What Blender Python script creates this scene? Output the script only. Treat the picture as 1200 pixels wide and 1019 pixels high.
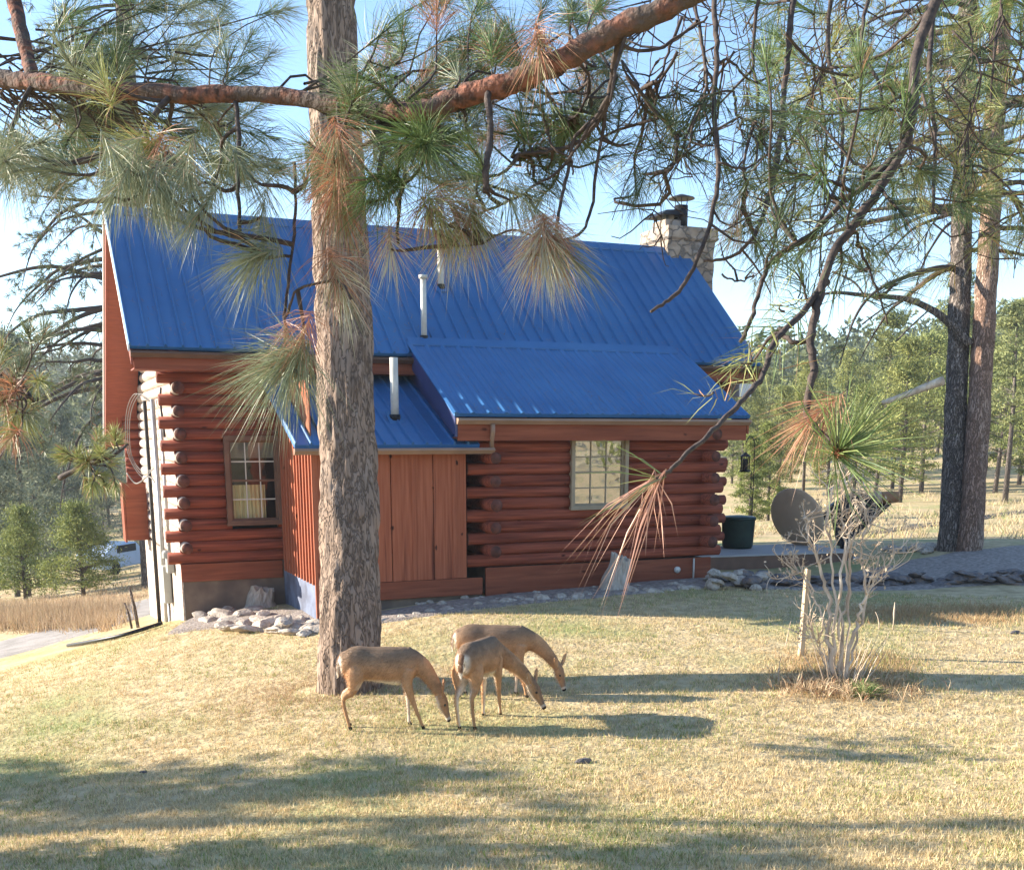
import bpy, bmesh, math, random
import numpy as np
from mathutils import Vector, Matrix, noise
R = math.radians
rng = np.random.default_rng(7)
random.seed(7)
for o in list(bpy.data.objects):
    bpy.data.objects.remove(o)
scene = bpy.context.scene
col = scene.collection

# ------------------------------------------------------------------ camera
CAM = np.array([-2.393, -20.508, 2.239]); YAW = 0.4046; PITCH = 0.2185; FPX = 1309.0
cam_d = bpy.data.cameras.new('camera'); cam = bpy.data.objects.new('camera', cam_d); col.objects.link(cam)
cam.location = CAM; cam.rotation_euler = (math.pi/2 - PITCH, 0, -YAW)
cam_d.sensor_width = 36; cam_d.lens = 36*FPX/1200; cam_d.shift_y = (800-509.5)/1200
cam_d.clip_start = 0.05; cam_d.clip_end = 3000
scene.camera = cam
_sy, _cy, _sp, _cp = math.sin(YAW), math.cos(YAW), math.sin(PITCH), math.cos(PITCH)
FW = np.array([_sy*_cp, _cy*_cp, -_sp]); RT = np.array([_cy, -_sy, 0.]); UP = np.array([_sy*_sp, _cy*_sp, _cp])
def at(u, v, d):            # a direction seen from the camera, taken d metres out
    return CAM + d*(FW + RT*(u-600)/FPX - UP*(v-800)/FPX)

# ------------------------------------------------------------------ world, sun, exposure
SUN_E, SUN_AZ = R(19.5), R(32)      # elevation; angle behind the line of the front wall
SD = np.array([-math.cos(SUN_AZ)*math.cos(SUN_E), math.sin(SUN_AZ)*math.cos(SUN_E), math.sin(SUN_E)])
w = bpy.data.worlds.new('World'); scene.world = w; w.use_nodes = True
nt = w.node_tree; sky = nt.nodes.new('ShaderNodeTexSky'); sky.sky_type = 'NISHITA'; sky.sun_disc = False
sky.sun_elevation = SUN_E; sky.sun_rotation = math.atan2(SD[0], SD[1])
sky.altitude = 1500; sky.air_density = 1.0; sky.dust_density = 0.05; sky.ozone_density = 2.6
nt.links.new(sky.outputs[0], nt.nodes['Background'].inputs[0]); nt.nodes['Background'].inputs[1].default_value = 0.118
sl = bpy.data.lights.new('sun', 'SUN'); sl.energy = 5.0; sl.angle = R(0.5); sl.color = (1, .91, .79)
so = bpy.data.objects.new('sun', sl); col.objects.link(so)
so.rotation_euler = Vector(SD).to_track_quat('Z', 'Y').to_euler()
vs = scene.view_settings; vs.view_transform = 'Standard'; vs.look = 'None'; vs.gamma = 1; vs.exposure = 1.72
try: vs.use_white_balance = True; vs.white_balance_temperature = 6650; vs.white_balance_tint = 8
except Exception: pass
try: scene.cycles.max_bounces = 6; scene.cycles.transparent_max_bounces = 12
except Exception: pass

# ------------------------------------------------------------------ materials
def srgb(r, g, b):
    f = lambda c: ((c/255+.055)/1.055)**2.4 if c > 10 else c/255/12.92
    return (f(r), f(g), f(b))
def mat(name, c1, c2=None, scale=5, stretch=(1, 1, 1), rough=.8, bump=.3, bscale=None, detail=6, spec=.3, c3=None,
        s3=1.2, r3=(.5, .7), attr=None, dist=.02, metallic=0, trans=0, voro=None, lo=.35, hi=.65, attr_mul=False, knots=None):
    m = bpy.data.materials.new(name); m.use_nodes = True; n = m.node_tree.nodes; L = m.node_tree.links
    b = n['Principled BSDF']; b.inputs['Roughness'].default_value = rough; b.inputs['Specular IOR Level'].default_value = spec
    b.inputs['Metallic'].default_value = metallic
    tc = n.new('ShaderNodeTexCoord'); mp = n.new('ShaderNodeMapping'); mp.inputs['Scale'].default_value = stretch
    L.new(tc.outputs['Object'], mp.inputs[0])
    def nz(sc, det=detail):
        x = n.new('ShaderNodeTexNoise'); x.inputs['Scale'].default_value = sc; x.inputs['Detail'].default_value = det
        L.new(mp.outputs[0], x.inputs[0]); return x
    def ramp(src, p0, p1, a, bb):
        r = n.new('ShaderNodeValToRGB'); r.color_ramp.elements[0].position = p0; r.color_ramp.elements[1].position = p1
        r.color_ramp.elements[0].color = (*a, 1); r.color_ramp.elements[1].color = (*bb, 1); L.new(src, r.inputs[0]); return r
    def mix(f, a, bb, mode='MIX'):
        x = n.new('ShaderNodeMix'); x.data_type = 'RGBA'; x.blend_type = mode
        if isinstance(f, float): x.inputs[0].default_value = f
        else: L.new(f, x.inputs[0])
        L.new(a, x.inputs[6]); L.new(bb, x.inputs[7]); return x.outputs[2]
    if c2 is None: c2 = tuple(c*.8 for c in c1)
    n1 = nz(scale); out = ramp(n1.outputs[0], lo, hi, c2, c1).outputs[0]
    if c3:
        n3 = nz(s3, 3); f = ramp(n3.outputs[0], r3[0], r3[1], (0, 0, 0), (1, 1, 1)).outputs[0]
        rgb = n.new('ShaderNodeRGB'); rgb.outputs[0].default_value = (*c3, 1); out = mix(f, out, rgb.outputs[0])
    h = nz(bscale or scale*3).outputs[0]
    if knots:
        kv = n.new('ShaderNodeTexVoronoi'); kv.inputs['Scale'].default_value = knots[0]; km = n.new('ShaderNodeMapping'); km.inputs['Scale'].default_value = knots[1]; L.new(tc.outputs['Object'], km.inputs[0])
        kn = n.new('ShaderNodeTexNoise'); kn.inputs['Scale'].default_value = 9; L.new(tc.outputs['Object'], kn.inputs[0]); ka = n.new('ShaderNodeMix'); ka.data_type = 'RGBA'; ka.blend_type = 'LINEAR_LIGHT'; ka.inputs[0].default_value = .04
        L.new(km.outputs[0], ka.inputs[6]); L.new(kn.outputs[1], ka.inputs[7]); L.new(ka.outputs[2], kv.inputs[0])
        kf = ramp(kv.outputs[0], knots[2]*.5, knots[2], (1, 1, 1), (0, 0, 0)).outputs[0]; rgb = n.new('ShaderNodeRGB'); rgb.outputs[0].default_value = (*knots[3], 1); out = mix(kf, out, rgb.outputs[0])
    if voro:
        v = n.new('ShaderNodeTexVoronoi'); v.feature = 'DISTANCE_TO_EDGE'; v.inputs['Scale'].default_value = voro[0]
        wn = n.new('ShaderNodeTexNoise'); wn.inputs['Scale'].default_value = voro[0]*1.5
        mp2 = n.new('ShaderNodeMapping'); mp2.inputs['Scale'].default_value = voro[1]; L.new(tc.outputs['Object'], mp2.inputs[0])
        L.new(mp2.outputs[0], wn.inputs[0]); ad = n.new('ShaderNodeMix'); ad.data_type = 'RGBA'; ad.blend_type = 'LINEAR_LIGHT'; ad.inputs[0].default_value = voro[2]
        L.new(mp2.outputs[0], ad.inputs[6]); L.new(wn.outputs[1], ad.inputs[7]); L.new(ad.outputs[2], v.inputs[0])
        f = ramp(v.outputs[0], 0.0, voro[3], (0, 0, 0), (1, 1, 1)).outputs[0]
        rgb = n.new('ShaderNodeRGB'); rgb.outputs[0].default_value = (*voro[4], 1); out = mix(f, rgb.outputs[0], out)
        mm = n.new('ShaderNodeMath'); mm.operation = 'MULTIPLY_ADD'; L.new(f, mm.inputs[0]); mm.inputs[1].default_value = 1.5; L.new(h, mm.inputs[2]); h = mm.outputs[0]
    if attr:
        a = n.new('ShaderNodeVertexColor'); a.layer_name = 'Col'
        out = mix(1.0, out, a.outputs[0], 'MULTIPLY') if attr_mul else mix(float(attr), out, a.outputs[0])
    L.new(out, b.inputs['Base Color'])
    if bump:
        bp = n.new('ShaderNodeBump'); bp.inputs['Strength'].default_value = bump; bp.inputs['Distance'].default_value = dist
        L.new(h, bp.inputs['Height']); L.new(bp.outputs[0], b.inputs['Normal'])
    if trans:
        t = n.new('ShaderNodeBsdfTranslucent'); L.new(out, t.inputs[0]); ms = n.new('ShaderNodeMixShader'); ms.inputs[0].default_value = trans
        L.new(b.outputs[0], ms.inputs[1]); L.new(t.outputs[0], ms.inputs[2]); L.new(ms.outputs[0], n['Material Output'].inputs[0])
    return m
LOGX = mat('log_wood', (.34, .094, .054), (.155, .040, .026), 4, (.30, 7, 7), .75, .6, 7, spec=.12, c3=(.11, .03, .022), s3=1.8, r3=(.52, .75), dist=.015, lo=.3, hi=.7, knots=(2.6, (.7, 1.4, 1.4), .10, (.06, .02, .016)))
LOGEND = mat('log_end_wood', (.17, .06, .042), (.07, .028, .022), 9, (1, 1, 1), .8, .4, 20, dist=.01)
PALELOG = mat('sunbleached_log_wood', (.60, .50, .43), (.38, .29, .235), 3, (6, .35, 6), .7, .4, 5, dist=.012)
TRIM = mat('stained_trim_wood', (.29, .094, .052), (.19, .057, .033), 3, (.4, 5, 5), .75, .3, 6, spec=.12, knots=(2.0, (.6, 1.3, 1.3), .09, (.09, .03, .02)), c3=(.2, .055, .03), s3=1.5, dist=.006)
PLANK = mat('plank_wood', (.39, .135, .075), (.27, .082, .044), 4, (7, 7, .30), .75, .4, 6, spec=.12, knots=(2.9, (1.3, 1.3, .75), .12, (.055, .02, .014)), c3=(.13, .04, .026), s3=1.1, r3=(.60, .72), dist=.008, lo=.3, hi=.7)
DKTRIM = mat('brown_trim', (.12, .065, .045), (.09, .05, .035), 4, rough=.6, bump=.1)
WINTRIM = mat('window_trim', (.20, .11, .075), (.15, .085, .06), 4, rough=.6, bump=.1)
TANTRIM = mat('tan_window_trim', (.33, .27, .19), (.27, .22, .15), 4, rough=.6, bump=.1)
SOFFIT = mat('soffit_wood', (.26, .072, .045), (.21, .058, .038), 4, (1, 6, 6), .7, .15)
ROOF = mat('blue_metal_roof', (.028, .135, .325), (.022, .115, .28), 1.5, c3=(.042, .16, .345), s3=.55, r3=(.45, .75), rough=.5, bump=.06, bscale=8, spec=.5, dist=.01)
ROOFDK = mat('blue_metal_flashing', (.05, .06, .16), (.04, .05, .13), 2, rough=.4, bump=.05, spec=.5)
GUTTER = mat('gutter_metal', (.30, .19, .13), (.24, .15, .10), 3, rough=.45, bump=.05, spec=.5)
DRIP = mat('pale_drip_edge', (.75, .72, .70), (.66, .63, .6), 3, rough=.5, bump=.05)
PIPE = mat('vent_pipe_plastic', (.62, .60, .54), (.5, .48, .43), 6, rough=.5, bump=.1)
BLACK = mat('black_metal', (.018, .018, .02), (.012, .012, .014), 6, rough=.45, bump=.1)
FOUND = mat('foundation_concrete', (.22, .165, .125), (.14, .105, .085), 3, rough=.9, bump=.3, c3=(.09, .075, .07))
FOUNDB = mat('painted_blue_foundation', (.16, .19, .27), (.09, .10, .14), 3, rough=.85, bump=.3)
STONE = mat('chimney_stone', (.44, .35, .27), (.28, .215, .165), 4, rough=.9, bump=.6, voro=(3.2, (1, 1, 1.4), .12, .09, (.16, .14, .12)), c3=(.28, .26, .25), s3=3, dist=.04)
ROCK = mat('field_stone', (.50, .42, .34), (.30, .25, .205), 3.5, rough=.92, bump=.6, c3=(.5, .46, .40), s3=6, dist=.03)
DKROCK = mat('dark_slate_stone', (.20, .18, .18), (.10, .09, .09), 4, rough=.85, bump=.6, c3=(.22, .15, .11), s3=3, dist=.03)
GRAVEL = mat('gravel', (.38, .32, .28), (.20, .165, .145), 14, rough=.95, bump=.9, bscale=30, dist=.03)
STUMP = mat('weathered_stump_wood', (.50, .44, .37), (.33, .28, .23), 5, (5, 5, .6), .9, .6, 8, dist=.02)
BARK = mat('ponderosa_bark', (.32, .235, .18), (.235, .165, .122), 9, (1, 1, .3), .92, .6, 9, dist=.03, lo=.25, hi=.75, voro=(12, (1, 1, .13), .11, .15, (.115, .08, .06)), c3=(.30, .24, .20), s3=1.2)
BARKRED = mat('orange_pine_bark', (.42, .27, .20), (.31, .19, .135), 8, (1, 1, .3), .92, .8, 18, dist=.03, lo=.25, hi=.75, voro=(12, (1, 1, .17), .14, .2, (.16, .095, .065)), c3=(.46, .36, .29), s3=1.0)
BARKDK = mat('grey_pine_bark', (.34, .285, .245), (.25, .205, .175), 9, (1, 1, .3), .95, .9, 18, dist=.04, lo=.25, hi=.75, voro=(13, (1, 1, .17), .14, .24, (.07, .055, .048)), c3=(.34, .29, .26), s3=1.5)
LIMBRED = mat('reddish_limb_bark', (.24, .10, .064), (.07, .042, .034), 30, rough=.95, bump=1, bscale=45, dist=.02, lo=.4, hi=.6, c3=(.10, .075, .062), s3=9, r3=(.42, .6))
TWIG = mat('dark_twig_bark', (.095, .07, .058), (.045, .035, .032), 40, rough=.9, bump=.6, dist=.006)
NEEDLE = mat('pine_needles', (.5, .5, .5), (.5, .5, .5), 5, rough=.5, bump=0, attr=1, trans=.18, spec=.4)
LEAF = mat('far_pine_foliage', (.5, .5, .5), (.5, .5, .5), 5, rough=.7, bump=0, attr=1, trans=.22, spec=.2)
GRASSB = mat('dry_grass_blades', (.5, .5, .5), (.5, .5, .5), 5, rough=.75, bump=0, attr=1, trans=.25, spec=.2)
LAWN = mat('dry_lawn', (.56, .435, .25), (.36, .27, .14), 5.0, rough=.95, bump=.9, bscale=14, c3=(.28, .29, .11), s3=.45, r3=(.50, .72), dist=.04)
DRIVE = mat('gravel_drive', (.34, .31, .29), (.25, .23, .21), 2.5, rough=.95, bump=.5, bscale=25, dist=.03)
DEERFUR = mat('deer_coat', (.5, .5, .5), (.5, .5, .5), 5, rough=.85, bump=.25, bscale=70, attr=1, dist=.012, spec=.15, stretch=(.5, 1, 1))
EYE = mat('deer_eye', (.01, .008, .006), (.01, .008, .006), 5, rough=.1, bump=0, spec=.6)
PALEBARK = mat('pale_shrub_bark', (.72, .59, .45), (.42, .31, .22), 9, (1, 1, .3), .85, .4, 20, dist=.006)
DRYLEAF = mat('dry_curled_leaves', (.5, .5, .5), (.5, .5, .5), 5, rough=.8, bump=0, attr=1, trans=.25)
STAKEW = mat('stake_wood', (.60, .46, .30), (.5, .37, .24), 4, (5, 5, .4), .8, .3)
DISHM = mat('dish_tan_paint', (.60, .44, .30), (.52, .38, .26), 3, rough=.6, bump=.1)
LNBM = mat('feed_horn_orange', (.40, .20, .10), (.33, .16, .08), 6, rough=.6, bump=.1)
GREEN = mat('green_plastic', (.018, .045, .034), (.012, .03, .025), 5, rough=.4, bump=.15)
DECKTOP = mat('weathered_deck_top', (.50, .48, .47), (.38, .36, .35), 4, (.5, 6, 6), .85, .3)
CURTAIN = mat('yellow_curtain', (.60, .55, .30), (.46, .42, .22), 3, (6, 6, .3), .9, .3)
DARKROOM = mat('dark_room', (.03, .028, .026), (.02, .02, .02), 3, rough=.9, bump=0)
MUNTIN = mat('white_muntin', (.70, .68, .62), (.62, .6, .55), 4, rough=.6, bump=0)
METER = mat('grey_meter_metal', (.36, .37, .34), (.29, .3, .28), 5, rough=.5, bump=.1, spec=.5)
CABLE = mat('black_cable', (.03, .028, .027), (.02, .02, .02), 5, rough=.6, bump=0)
PCABLE = mat('pale_cable', (.20, .18, .165), (.15, .135, .125), 5, rough=.6, bump=0)
CARP = mat('pale_blue_car_paint', (.42, .52, .66), (.38, .48, .62), 2, rough=.25, bump=0, spec=.6)
TYRE = mat('tyre_rubber', (.02, .02, .02), (.015, .015, .015), 8, rough=.9, bump=.2)
GALV = mat('galvanised_metal', (.4, .41, .42), (.32, .33, .34), 6, rough=.45, bump=.1, metallic=.6)
def glass_mat(refl, nm='window_glass'):
    m = bpy.data.materials.new(nm); m.use_nodes = True; n = m.node_tree.nodes; L = m.node_tree.links
    n.remove(n['Principled BSDF']); g = n.new('ShaderNodeBsdfGlossy'); g.inputs['Roughness'].default_value = .02
    t = n.new('ShaderNodeBsdfTransparent'); mx = n.new('ShaderNodeMixShader'); mx.inputs[0].default_value = refl
    z = n.new('ShaderNodeTexNoise'); z.inputs['Scale'].default_value = 2.2; tc = n.new('ShaderNodeTexCoord'); L.new(tc.outputs['Object'], z.inputs[0])
    b = n.new('ShaderNodeBump'); b.inputs['Strength'].default_value = .5; b.inputs['Distance'].default_value = .03
    L.new(z.outputs[0], b.inputs['Height']); L.new(b.outputs[0], g.inputs['Normal'])
    L.new(t.outputs[0], mx.inputs[1]); L.new(g.outputs[0], mx.inputs[2]); L.new(mx.outputs[0], n['Material Output'].inputs[0]); return m
GLASS = glass_mat(.6); GLASSL = glass_mat(.06, 'clear_window_glass')

# ------------------------------------------------------------------ mesh helpers
def link(name, me, m, parent=None, smooth=False):
    mats = m if isinstance(m, (list, tuple)) else [m]
    for x in mats: me.materials.append(x)
    if smooth: me.polygons.foreach_set('use_smooth', [True]*len(me.polygons))
    o = bpy.data.objects.new(name, me); col.objects.link(o)
    if parent: o.parent = parent
    return o
def tag(o, label=None, cat=None, group=None, kind=None):
    if label: o['label'] = label
    if cat: o['category'] = cat
    if group: o['group'] = group
    if kind: o['kind'] = kind
    return o
def empty(name, loc=(0, 0, 0), rz=0):
    o = bpy.data.objects.new(name, None); col.objects.link(o); o.location = loc; o.rotation_euler = (0, 0, rz); o.empty_display_size = .1; return o
def copy_tree(o, parent=None):
    c = o.copy(); col.objects.link(c); c.parent = parent
    for ch in [x for x in bpy.data.objects if x.parent == o]: copy_tree(ch, c)
    return c
def frames(P):
    P = [Vector(p) for p in P]; n = len(P); T = []
    for i in range(n): T.append((P[min(i+1, n-1)] - P[max(i-1, 0)]).normalized())
    u = T[0].orthogonal().normalized(); out = []
    for i in range(n):
        u = (u - T[i]*u.dot(T[i]))
        u = u.normalized() if u.length > 1e-6 else T[i].orthogonal().normalized()
        out.append((P[i], u, T[i].cross(u)))
    return out
class MB:
    def __init__(s): s.v = []; s.f = []; s.mi = []
    def face(s, idx, mi=0): s.f.append(idx); s.mi.append(mi)
    def quad(s, a, b, c, d, mi=0):
        k = len(s.v); s.v += [tuple(a), tuple(b), tuple(c), tuple(d)]; s.face((k, k+1, k+2, k+3), mi)
    def box(s, x0, x1, y0, y1, z0, z1, mi=0):
        s.hexa([(x0, y0, z0), (x1, y0, z0), (x1, y1, z0), (x0, y1, z0), (x0, y0, z1), (x1, y0, z1), (x1, y1, z1), (x0, y1, z1)], mi)
    def hexa(s, p, mi=0):
        k = len(s.v); s.v += [tuple(q) for q in p]
        for f in ((3, 2, 1, 0), (4, 5, 6, 7), (0, 1, 5, 4), (1, 2, 6, 5), (2, 3, 7, 6), (3, 0, 4, 7)): s.face(tuple(k+i for i in f), mi)
    def tube(s, P, rad, n=8, mi=0, cap=True, endmi=None, wob=0):
        fr = frames(P); k = len(s.v)
        if not hasattr(rad, '__len__'): rad = [rad]*len(fr)
        for (p, u, w_), r in zip(fr, rad):
            for j in range(n):
                a = 2*math.pi*j/n; rr = r*(1+random.uniform(-wob, wob)); s.v.append(tuple(p+u*(math.cos(a)*rr)+w_*(math.sin(a)*rr)))
        for i in range(len(fr)-1):
            for j in range(n):
                a = k+i*n+j; b = k+i*n+(j+1) % n; s.face((a, b, b+n, a+n), mi)
        if cap:
            e = mi if endmi is None else endmi
            s.face(tuple(k+j for j in reversed(range(n))), e); q = k+(len(fr)-1)*n; s.face(tuple(q+j for j in range(n)), e)
    def lathe(s, prof, c=(0, 0, 0), n=20, mi=0, ax='z'):
        k = len(s.v)
        for r, z in prof:
            for j in range(n):
                a = 2*math.pi*j/n; p = (r*math.cos(a), r*math.sin(a), z)
                s.v.append((c[0]+p[0], c[1]+p[1], c[2]+p[2]))
        for i in range(len(prof)-1):
            for j in range(n):
                a = k+i*n+j; b = k+i*n+(j+1) % n; s.face((a, b, b+n, a+n), mi)
        s.face(tuple(k+j for j in reversed(range(n))), mi); q = k+(len(prof)-1)*n; s.face(tuple(q+j for j in range(n)), mi)
    def build(s, name, m, parent=None, smooth=False, bevel=0):
        me = bpy.data.meshes.new(name); me.from_pydata(s.v, [], s.f); 
        o = link(name, me, m, parent, smooth); me.polygons.foreach_set('material_index', s.mi)
        if bevel:
            b = o.modifiers.new('bevel', 'BEVEL'); b.width = bevel; b.segments = 2; b.limit_method = 'ANGLE'
        me.update(); return o
def smooth_path(P, k=6):
    P = [np.array(p, float) for p in P]; P = [2*P[0]-P[1]] + P + [2*P[-1]-P[-2]]; out = []
    for i in range(1, len(P)-2):
        for t in np.linspace(0, 1, k, endpoint=False):
            a, b, c, d = P[i-1:i+3]
            out.append(.5*((2*b)+(-a+c)*t+(2*a-5*b+4*c-d)*t*t+(-a+3*b-3*c+d)*t**3))
    out.append(P[-2]); return out
def np_mesh(name, V, quads=None, tris=None, colr=None):
    me = bpy.data.meshes.new(name); me.vertices.add(len(V)); me.vertices.foreach_set('co', np.asarray(V, np.float32).ravel())
    loops = []; tot = []
    if quads is not None and len(quads): loops.append(np.asarray(quads).ravel()); tot.append(np.full(len(quads), 4))
    if tris is not None and len(tris): loops.append(np.asarray(tris).ravel()); tot.append(np.full(len(tris), 3))
    loops = np.concatenate(loops).astype(np.int32); tot = np.concatenate(tot).astype(np.int32)
    me.loops.add(len(loops)); me.loops.foreach_set('vertex_index', loops)
    me.polygons.add(len(tot)); st = np.concatenate([[0], np.cumsum(tot)[:-1]]).astype(np.int32)
    me.polygons.foreach_set('loop_start', st)
    try: me.polygons.foreach_set('loop_total', tot)
    except Exception: pass
    if colr is not None:
        a = me.color_attributes.new('Col', 'FLOAT_COLOR', 'POINT'); c = np.ones((len(V), 4), np.float32); c[:, :3] = colr; a.data.foreach_set('color', c.ravel())
    me.update(calc_edges=True); me.validate(); return me
def nrm(a): return a/np.maximum(np.linalg.norm(a, axis=-1, keepdims=True), 1e-9)

class Needles:              # collects needle blades, built as one mesh
    def __init__(s): s.V = []; s.C = []
    def tuft(s, pos, axis, n=80, L=.16, th=(15, 75), stem=.07, width=.0016, c0=(.10, .15, .05), c1=(.17, .20, .08), dead=.1, cdead=(.30, .15, .07), droop=.15, lv=.42):
        pos = np.array(pos, float); a = nrm(np.array(axis, float)); 
        r = nrm(rng.normal(size=(n, 3))); r = nrm(r - a*(r@a)[:, None])
        t = rng.random(n); ang = np.radians(th[0]+(th[1]-th[0])*(1-t)**.8*rng.uniform(.6, 1.1, n)+rng.normal(0, 5, n))
        d = nrm(a*np.cos(ang)[:, None]+r*np.sin(ang)[:, None])
        b = pos - a*((1-t)*stem)[:, None]
        Ln = L*rng.uniform(1-lv, 1+lv*.6, n)
        w_ = nrm(np.cross(d, rng.normal(size=(n, 3))))*(width*rng.uniform(.7, 1.2, n))[:, None]
        g = np.array([0, 0, -1.])
        bend = nrm(np.cross(d, rng.normal(size=(n, 3))))*(Ln*rng.normal(0, .05, n))[:, None]; m = b+d*(Ln*.5)[:, None]+g*(droop*.2*Ln)[:, None]+bend; e = b+d*Ln[:, None]+g*(droop*.75*Ln)[:, None]
        s.V.append(np.stack([b-w_*.8, b+w_*.8, m-w_, m+w_, e], 1))
        k = rng.random(n)[:, None]; c = np.array(c0)*(1-k)+np.array(c1)*k
        dd = (rng.random(n) < dead*(1.6-1.2*t))[:, None]; c = np.where(dd, np.array(cdead)*rng.uniform(.7, 1.2, (n, 1)), c)
        s.C.append(np.repeat(c[:, None, :], 5, 1))
    def build(s, name, m, parent=None):
        V = np.concatenate(s.V).reshape(-1, 3); C = np.concatenate(s.C).reshape(-1, 3); n = len(V)//5; i = np.arange(n)[:, None]*5
        return link(name, np_mesh(name, V, i+np.array([0, 1, 3, 2]), i+np.array([2, 3, 4]), C), m, parent)

# ------------------------------------------------------------------ terrain
TP = np.array([(0, 0, -1.0), (-.5, -.3, -1.06), (1.33, -2.66, -.85), (2.7, -3.7, -.66), (5, -2.6, -.5), (9.3, -2.6, -.42), (6.3, -3.8, -.5), (.6, -9, -.9),
    (1.6, -9.5, -.9), (2.9, -8.5, -.82), (1.16, -7.05, -.86), (6.5, -9.9, -.7), (5.5, -12.6, -.85), (11, -8.5, -.6), (14.3, -5.4, -.42), (16.4, -1.3, -.2), (20, 5, -.65),
    (36, 15, -.9), (60, 30, -1), (30, -5, -.5), (13.3, 2.3, -.62), (11.5, -2.2, -.58), (13.0, -2.9, -.56), (-1.3, -9, -1.12), (-3, -4.2, -1.38), (-2.3, -1.5, -1.5), (-.7, 2.8, -1.6), (-3.2, 3.7, -2.2),
    (-3.3, 8.2, -2.5), (-1.5, 17, -2.7), (-1, 36, -4.9), (-1, 70, -7), (-30, 10, -4), (-30, 40, -7), (-8, -12, -1.3), (-12, -20, -.6), (-2.4, -20.5, .55), (8, -24, .4), (20, -20, .1),
    (6, 10, -1.3), (12, 12, -1.1), (20, 45, -3), (60, -30, 0), (-40, -40, -1), (0, -50, 1)])
def _k(r): return np.where(r > 1e-9, r*r*np.log(np.maximum(r, 1e-9)), 0)
_n = len(TP); _D = np.linalg.norm(TP[:, None, :2]-TP[None, :, :2], axis=2)
_A = np.zeros((_n+3, _n+3)); _A[:_n, :_n] = _k(_D)+np.eye(_n)*.6; _A[:_n, _n] = 1; _A[:_n, _n+1:] = TP[:, :2]; _A[_n:, :_n] = _A[:_n, _n:].T
_W = np.linalg.solve(_A, np.concatenate([TP[:, 2], [0, 0, 0]]))
def gz(x, y):
    x = np.asarray(x, float); y = np.asarray(y, float); sh = np.broadcast(x, y).shape
    X = np.stack([np.broadcast_to(x, sh).ravel(), np.broadcast_to(y, sh).ravel()], 1)
    dx = X - CAM[:2]; r = np.linalg.norm(dx, axis=1); sc = np.minimum(1, 75/np.maximum(r, 1e-6)); Q = CAM[:2]+dx*sc[:, None]
    z = _k(np.linalg.norm(Q[:, None]-TP[None, :, :2], axis=2))@_W[:_n]+_W[_n]+Q@_W[_n+1:]
    z = np.clip(z, -8, 2.5)
    z = z+np.clip(r-75, 0, 330)*.068*(1+.25*np.sin(np.arctan2(dx[:, 0], dx[:, 1])*9))*np.clip((r-75)/60, 0, 1)
    return z.reshape(sh) if sh else float(z[0])
def G(x, y): return float(gz(x, y))
def ground_hit(u, v):
    d = FW+RT*(u-600)/FPX-UP*(v-800)/FPX; lo, hi = 3., 200.
    for t in np.arange(3, 200, .25):
        p = CAM+d*t
        if p[2] < G(p[0], p[1]): lo, hi = t-.25, t; break
    for _ in range(18):
        m_ = (lo+hi)/2; p = CAM+d*m_
        if p[2] < G(p[0], p[1]): hi = m_
        else: lo = m_
    return CAM+d*hi
na, rr = 300, np.concatenate([[.01], np.geomspace(1.0, 900, 170)])
A_, R_ = np.meshgrid(np.linspace(0, 2*np.pi, na, endpoint=False), rr); gx = CAM[0]+R_*np.sin(A_); gy = CAM[1]+R_*np.cos(A_)
gV = np.stack([gx, gy, gz(gx, gy)], 2).reshape(-1, 3)
q = []
for i in range(len(rr)-1):
    j = np.arange(na); q.append(np.stack([i*na+j, i*na+(j+1) % na, (i+1)*na+(j+1) % na, (i+1)*na+j], 1)[:, ::-1])
ground = link('ground', np_mesh('ground', gV, np.concatenate(q)), LAWN, smooth=True); tag(ground, kind='structure')
def strip(name, pts, width, m, dz=.02, n=10, k=8):
    P = smooth_path([(x, y, 0) for x, y in pts], k); V = []; F = []
    for i, p in enumerate(P):
        t = P[min(i+1, len(P)-1)]-P[max(i-1, 0)]; t /= np.linalg.norm(t); s = np.array([-t[1], t[0], 0]); wd = width(i/(len(P)-1)) if callable(width) else width
        for j in range(n+1):
            q_ = p+s*wd*(j/n-.5)*(1+.04*math.sin(i*1.7+j)); V.append((q_[0], q_[1], G(q_[0], q_[1])+dz*(1 if 0 < j < n else -1)))
    for i in range(len(P)-1):
        for j in range(n): a = i*(n+1)+j; F.append((a, a+1, a+n+2, a+n+1))
    return link(name, np_mesh(name, np.array(V), np.array(F)[:, ::-1]), m, smooth=True)
tag(strip('driveway', [(-16, 0), (-9, 3.2), (-4.5, 5.4), (-1.6, 7.2), (2, 10.5), (6, 15)], 3.3, DRIVE, .03), kind='structure')
# dry hay meadow strip beyond the drive and gravel court on the right
tag(strip('gravel_path', [(9.4, -3.2), (11.5, -3.2), (14.2, -3.6), (17, -3.8), (21, -4.0), (27, -5)], lambda t: 1.5+2.3*min(1, t*2.2), GRAVEL, .035), kind='structure')
tag(strip('gravel_bed', [(-.1, -.55), (1.0, -1.2), (2.0, -2.9), (3.2, -3.15), (5, -3.1), (7, -3.1), (9.4, -3.0)], lambda t: 1.5 if t < .3 else 1.1, GRAVEL, .03), kind='structure')
TRACKM = mat('shade_dark_track', (.10, .085, .07), (.07, .06, .05), 3, rough=.95, bump=.4)  # shade of the road cut is put into this dark colour
tag(strip('shaded_track', [tuple(ground_hit(u, v)[:2]) for u, v in ((985, 629), (1060, 619), (1120, 611), (1200, 599), (1270, 590))], .95, TRACKM, .03), kind='structure')

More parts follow.
